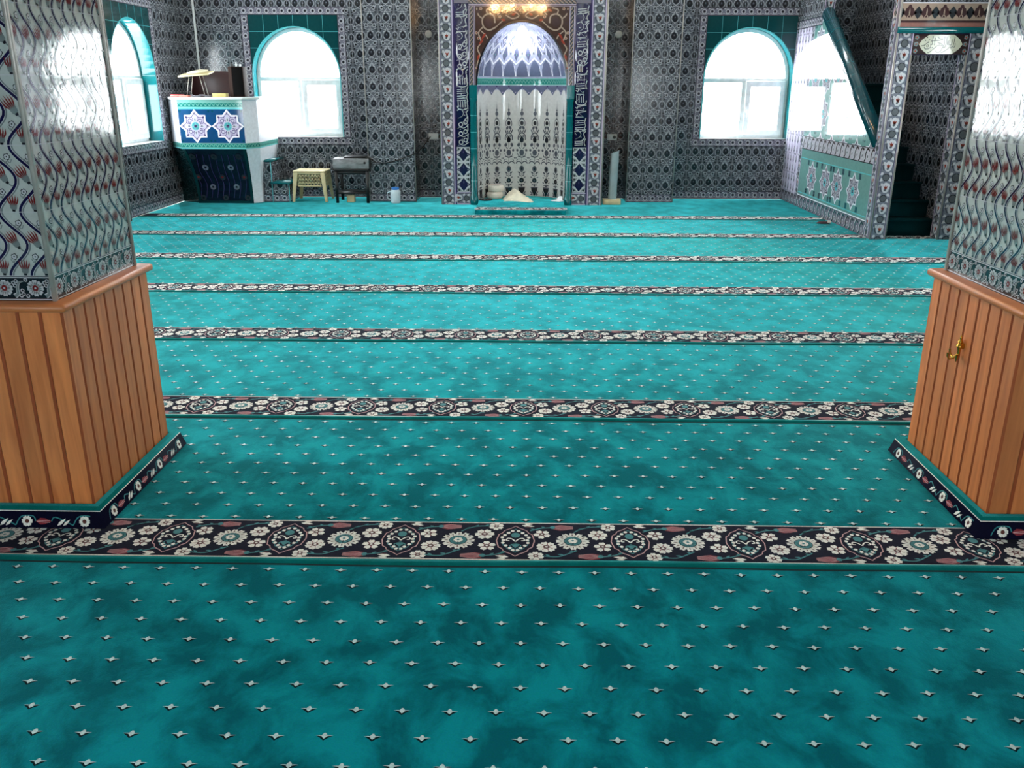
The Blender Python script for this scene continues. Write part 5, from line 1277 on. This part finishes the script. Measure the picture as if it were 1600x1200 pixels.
ob = MB(); ob.frame((0, 0, .0075)).faces([(-4.17, 11.14, 1.5675), (-3.96, 11.15, 1.5825), (-3.96, 11.3, 1.607), (-4.17, 11.29, 1.591), (-4.17, 11.14, 1.582), (-4.06, 11.145, 1.603), (-3.96, 11.15, 1.598), (-3.96, 11.3, 1.622), (-4.06, 11.295, 1.627), (-4.17, 11.29, 1.606)], [(0, 3, 2, 1), (0, 1, 6, 5, 4), (2, 3, 9, 8, 7), (4, 5, 8, 9), (5, 6, 7, 8), (1, 2, 7, 6), (3, 0, 4, 9)], 'cream paper')
solo(ob, 'open_book', 'open cream book lying on the tilted board of the book stand', 'book')
rb = MB(); rb.box(-4.52 + .14, -4.26, 11.08, 11.22, ZL, ZL + .028, 'red cover'); rb.box(-4.378, -4.262, 11.078, 11.215, ZL + .005, ZL + .023, 'salmon cover')
solo(rb, 'red_book', 'thin red book lying on the left end of the lectern ledge', 'book', bevel=.003)
pb = MB(); pb.box(-4.252, -4.14, 11.018, 11.105, ZL, ZL + .022, 'salmon cover'); solo(pb, 'salmon_book', 'thin salmon booklet lying right of the red book on the ledge', 'book', bevel=.003)
cb = MB(); P = [(-4.09 + .07 * math.cos(t * .9) + .012 * t, 11.08 + .045 * math.sin(t * .9), ZL + .008 + .012 * (1 + math.sin(t * 2.3)) * .6) for t in np.linspace(0, 16, 90)]
P = [q for q in P if q[0] < -3.885]
cb.tube(P, .008, 'grey cable', 6); solo(cb, 'coiled_cable', 'coiled grey cable lying in the middle of the lectern ledge', 'cable', smooth=60)
yb = MB(); yb.box(-3.86, -3.69, 11.06, 11.16, ZL, ZL + .042, 'yellow card'); solo(yb, 'yellow_box', 'small yellow box on the ledge beside the dark loudspeaker', 'box', bevel=.003)
spk = thing('loudspeaker', 'tall dark brown loudspeaker column on the right end of the ledge', 'loudspeaker', (-3.57, 11.2, ZL))
s = MB(); s.prism([(-3.67, 11.16), (-3.61, 11.09), (-3.475, 11.12), (-3.475, 11.28), (-3.64, 11.3)], ZL, 1.665, 'dark brown wood'); child(s, 'cabinet', spk, bevel=.004)
s = MB(); a, b_ = np.array((-3.61, 11.09)), np.array((-3.475, 11.12)); u = (b_ - a) / np.linalg.norm(b_ - a); s.frame((a[0], a[1], ZL), (u[0], u[1], 0), (0, 0, 1)); s.box(.008, .13, .015, .34, .0005, .006, 'grille cloth'); child(s, 'grille', spk, 'black front grille', bevel=.003)
for x, h, m in ((-3.625, .04, 'black plastic'), (-3.575, .05, 'white plastic'), (-3.525, .03, 'white plastic')):
    s = MB(); s.lathe((x, 11.2, 1.6655), [(.012, 0), (.013, h * .5), (.008, h * .75), (.008, h)], m, 12)
    solo(s, 'small_bottle', {'-3.625': 'black bottle at the left on top of the dark loudspeaker', '-3.575': 'taller white bottle in the middle on top of the dark loudspeaker', '-3.525': 'short white bottle at the right on top of the dark loudspeaker'}[str(x)], 'bottle', 'little bottles on the loudspeaker', smooth=40)
ch = thing('lectern_chair', 'dark maroon chair with rounded back standing inside the lectern', 'chair', (-4.12, 11.75, .7205))
c = MB(); c.box(-4.38, -3.88, 11.5, 11.95, 1.1, 1.15, 'maroon wood'); child(c, 'seat', ch, bevel=.012)
for x in (-4.35, -3.91):
    for y in (11.53, 11.92): c = MB(); c.box(x - .022, x + .022, y - .022, y + .022, .7205, 1.1, 'maroon wood'); child(c, 'leg', ch)
c = MB(); c.frame((-4.13, 11.97, 1.15), (1, 0, 0), (0, 0, 1)); c.prism([(-.27, 0), (.27, 0), (.30, .25), (.28, .42), (.2, .47), (-.2, .47), (-.28, .42), (-.30, .25)], .0, .05, 'maroon wood'); child(c, 'backrest', ch, bevel=.015)
cd = MB(); cd.box(-4.362, -4.338, YB - .02, YB - .0006, 1.0, 3.2, 'white plastic'); solo(cd, 'cable_duct', 'thin white cable duct running down the wall above the corner lectern', 'cable duct', bevel=.003)

# ------------------------------------------------------------------ furniture by the left window
st = thing('plastic_stool', 'cream plastic stool with lattice sides standing under the left window', 'stool', (-2.855, 11.68, .0008))
x0, x1, y0, y1, zt = -3.06, -2.65, 11.5, 11.86, .40
s = MB(); s.box(x0 - .005, x1 + .005, y0 - .005, y1 + .005, zt - .022, zt, 'cream plastic'); child(s, 'seat', st, bevel=.01)
for cx, cy in ((x0, y0), (x1, y0), (x1, y1), (x0, y1)):
    sx, sy = (1 if cx == x0 else -1), (1 if cy == y0 else -1); f = .028
    s = MB(); top = [(cx, cy), (cx + sx * .06, cy), (cx + sx * .06, cy + sy * .012), (cx + sx * .012, cy + sy * .012), (cx + sx * .012, cy + sy * .06), (cx, cy + sy * .06)]
    bot = [(cx - sx * f, cy - sy * f), (cx - sx * f + sx * .035, cy - sy * f), (cx - sx * f + sx * .035, cy - sy * f + sy * .012), (cx - sx * f + sx * .012, cy - sy * f + sy * .012), (cx - sx * f + sx * .012, cy - sy * f + sy * .035), (cx - sx * f, cy - sy * f + sy * .035)]
    s.prism(bot, .0012, zt - .022, 'cream plastic', top=top); child(s, 'leg', st, bevel=.004)
for O, U, w in (((x0, y0, 0), (1, 0, 0), x1 - x0), ((x1, y0, 0), (0, 1, 0), y1 - y0), ((x1, y1, 0), (-1, 0, 0), x1 - x0), ((x0, y1, 0), (0, -1, 0), y1 - y0)):
    s = MB(); s.frame(O, U, (0, 0, 1)); a, b, z0, z1 = .05, w - .05, .195, .378
    s.box(a, b, z1 - .025, z1, -.012, -.002, 'cream plastic'); s.box(a, b, z0, z0 + .02, -.012, -.002, 'cream plastic')
    nx, nz = 7, 3
    for i in range(nx):
        for j in range(nz):
            p = a + .01 + (b - a - .02) * (i + .5) / nx; q = z0 + .02 + (z1 - z0 - .045) * (j + .5) / nz; r = .011
            dx, dz = (b - a - .02) / nx / 2, (z1 - z0 - .045) / nz / 2
            for (aa, bb) in (((-dx, -dz), (0, dz)), ((dx, -dz), (0, dz))):
                ux, uz = bb[0] - aa[0], bb[1] - aa[1]; h = math.hypot(ux, uz); nx_, nz_ = -uz / h * .006, ux / h * .006
                P = [(p + aa[0] + nx_, q + aa[1] + nz_), (p + aa[0] - nx_, q + aa[1] - nz_), (p + bb[0] - nx_, q + bb[1] - nz_), (p + bb[0] + nx_, q + bb[1] + nz_)]
                s.prism(P, -.01, -.004, 'cream plastic')
    child(s, 'lattice_side', st)
tb = thing('metal_table', 'small black metal side table under the grey amplifier', 'table', (-2.28, 11.58, .0008))
tx0, tx1, ty0, ty1 = -2.48, -2.08, 11.42, 11.76
s = MB(); s.box(tx0 - .02, tx1 + .02, ty0 - .02, ty1 + .02, .405, .432, 'black steel'); child(s, 'tabletop', tb, bevel=.004)
for x in (tx0, tx1):
    for y in (ty0, ty1): s = MB(); s.box(x - .017, x + .017, y - .017, y + .017, .0008, .405, 'black steel'); child(s, 'leg', tb)
s = MB(); s.box(tx0, tx1, ty0 - .012, ty1 + .012, .115, .135, 'black steel'); child(s, 'lower_shelf', tb)
for y in (ty0, ty1): s = MB(); s.box(tx0 + .018, tx1 - .018, y - .01, y + .01, .37, .404, 'black steel'); child(s, 'apron', tb)
am = thing('amplifier', 'grey amplifier box with a black knob standing on the metal table', 'amplifier', (-2.28, 11.58, .4325))
s = MB(); s.box(-2.51, -2.05, 11.42, 11.74, .4325, .565, 'black plastic'); child(s, 'case', am, bevel=.004)
s = MB(); s.box(-2.512, -2.048, 11.408, 11.42, .436, .562, 'amplifier grey'); child(s, 'front_panel', am, 'brushed grey front panel', bevel=.002)
s = MB(); s.lathe((-2.10, 11.408, .51), [(.016, 0), (.015, .018), (.0, .019)], 'black plastic', 16, ((1, 0, 0), (0, 0, 1), (0, -1, 0)), caps=False); child(s, 'knob', am, 'black knob', smooth=40)
s = MB(); s.box(-2.38, -2.1, 11.46, 11.7, .5655, .585, 'black plastic'); solo(s, 'flat_recorder', 'flat black device lying on top of the grey amplifier', 'recorder', bevel=.006)
s = MB(); s.box(-2.37, -2.27, 11.47, 11.56, .0008, .095, 'cream plastic'); solo(s, 'cream_carton', 'small cream carton on the carpet beneath the black metal table', 'carton', bevel=.006)
s = MB(); s.tube(spline_pts if False else [(-2.05, 11.6, .545), (-1.98, 11.57, .50), (-1.85, 11.575, .495), (-1.7, 11.585, .53), (-1.55, 11.585, .585), (-1.455, 11.58, .62), (-1.40, 11.85, .68), (-1.32, 12.08, .80)], .007, 'dark cable', 8)
solo(s, 'power_cable', 'black cable hanging from the amplifier across the pilaster to the socket', 'cable', smooth=60)
bt = thing('water_jug', 'clear white water jug with a blue lid on the carpet by the pilaster', 'jug', (-1.725, 11.45, .0008))
s = MB(); s.lathe((-1.725, 11.45, .0008), [(.0, 0), (.058, .0), (.064, .012), (.066, .15), (.05, .168), (.044, .172)], 'bottle plastic', 24, caps=False); s.tube([(-1.785, 11.45, .15), (-1.83, 11.45, .13), (-1.835, 11.45, .07), (-1.79, 11.45, .04)], .007, 'bottle plastic', 8); child(s, 'body', bt, smooth=45)
s = MB(); s.lathe((-1.725, 11.45, .17), [(.047, 0), (.05, .003), (.05, .024), (.042, .032), (.0, .034)], 'blue lid', 24, caps=False); child(s, 'lid', bt, 'blue screw lid', smooth=45)

# ------------------------------------------------------------------ chandelier whose bulbs glint in the niche tiles
CH = thing('chandelier', 'brass ring chandelier with warm glowing bulbs hanging over the carpet', 'chandelier', (-.2, 6.0, 2.78))
s = MB(); s.tube([(-.2 + .45 * math.cos(2 * PI * i / 40), 6 + .45 * math.sin(2 * PI * i / 40), 2.68) for i in range(41)], .014, 'brass', 8)
for k in range(4): a = k * PI / 2; s.tube([(-.2 + .45 * math.cos(a), 6 + .45 * math.sin(a), 2.68), (-.2, 6, 3.1)], .006, 'brass', 6)
s.tube([(-.2, 6, 3.08), (-.2, 6, ZC - .001)], .008, 'brass', 6); child(s, 'ring_frame', CH, smooth=40)
for k in range(8):
    a = 2 * PI * (k + .3) / 8; x, y = -.2 + .45 * math.cos(a), 6 + .45 * math.sin(a)
    s = MB(); s.lathe((x, y, 2.69), [(.016, 0), (.018, .04)], 'brass', 10); CUP = child(s, 'candle_cup', CH)
    s = MB(); s.lathe((x, y, 2.73), [(.0, .0), (.016, .008), (.022, .03), (.014, .06), (.0, .085)], 'warm bulb', 12, caps=False); child(s, 'bulb', CUP, 'glowing warm bulb', smooth=60)

# ------------------------------------------------------------------ daylight and camera
w = bpy.data.worlds.new('World'); S.world = w; w.use_nodes = True
bg = w.node_tree.nodes['Background']; bg.inputs['Color'].default_value = (0.90, 0.97, 1.0, 1); bg.inputs['Strength'].default_value = SKY if 'SKY' in globals() else 9.0
cam = bpy.data.cameras.new('camera'); cam.sensor_width = 36; cam.lens = 36 * 1353.54 / 1600; cam.clip_start = .05
co = bpy.data.objects.new('camera', cam); COL.objects.link(co)
pit, yaw, rol = 0.33135, -0.01741, 0.003089
fw = Vector((math.sin(yaw) * math.cos(pit), math.cos(yaw) * math.cos(pit), -math.sin(pit))); rt = Vector((math.cos(yaw), -math.sin(yaw), 0)); up = rt.cross(fw)
c_, s_ = math.cos(rol), math.sin(rol); r2 = rt * c_ + up * s_; u2 = -rt * s_ + up * c_
M = Matrix.Identity(4)
for i in range(3): M[i][0], M[i][1], M[i][2] = r2[i], u2[i], -fw[i]
M.translation = (0, 0, 1.45); co.matrix_world = M; S.camera = co
S.view_settings.view_transform = 'Standard'; S.view_settings.look = 'None'; S.view_settings.gamma = 1; S.view_settings.use_curve_mapping = False
S.view_settings.exposure = 1.12
S.cycles.max_bounces = 8; S.cycles.diffuse_bounces = 5; S.cycles.glossy_bounces = 4; S.cycles.transparent_max_bounces = 8; S.cycles.sample_clamp_indirect = 8
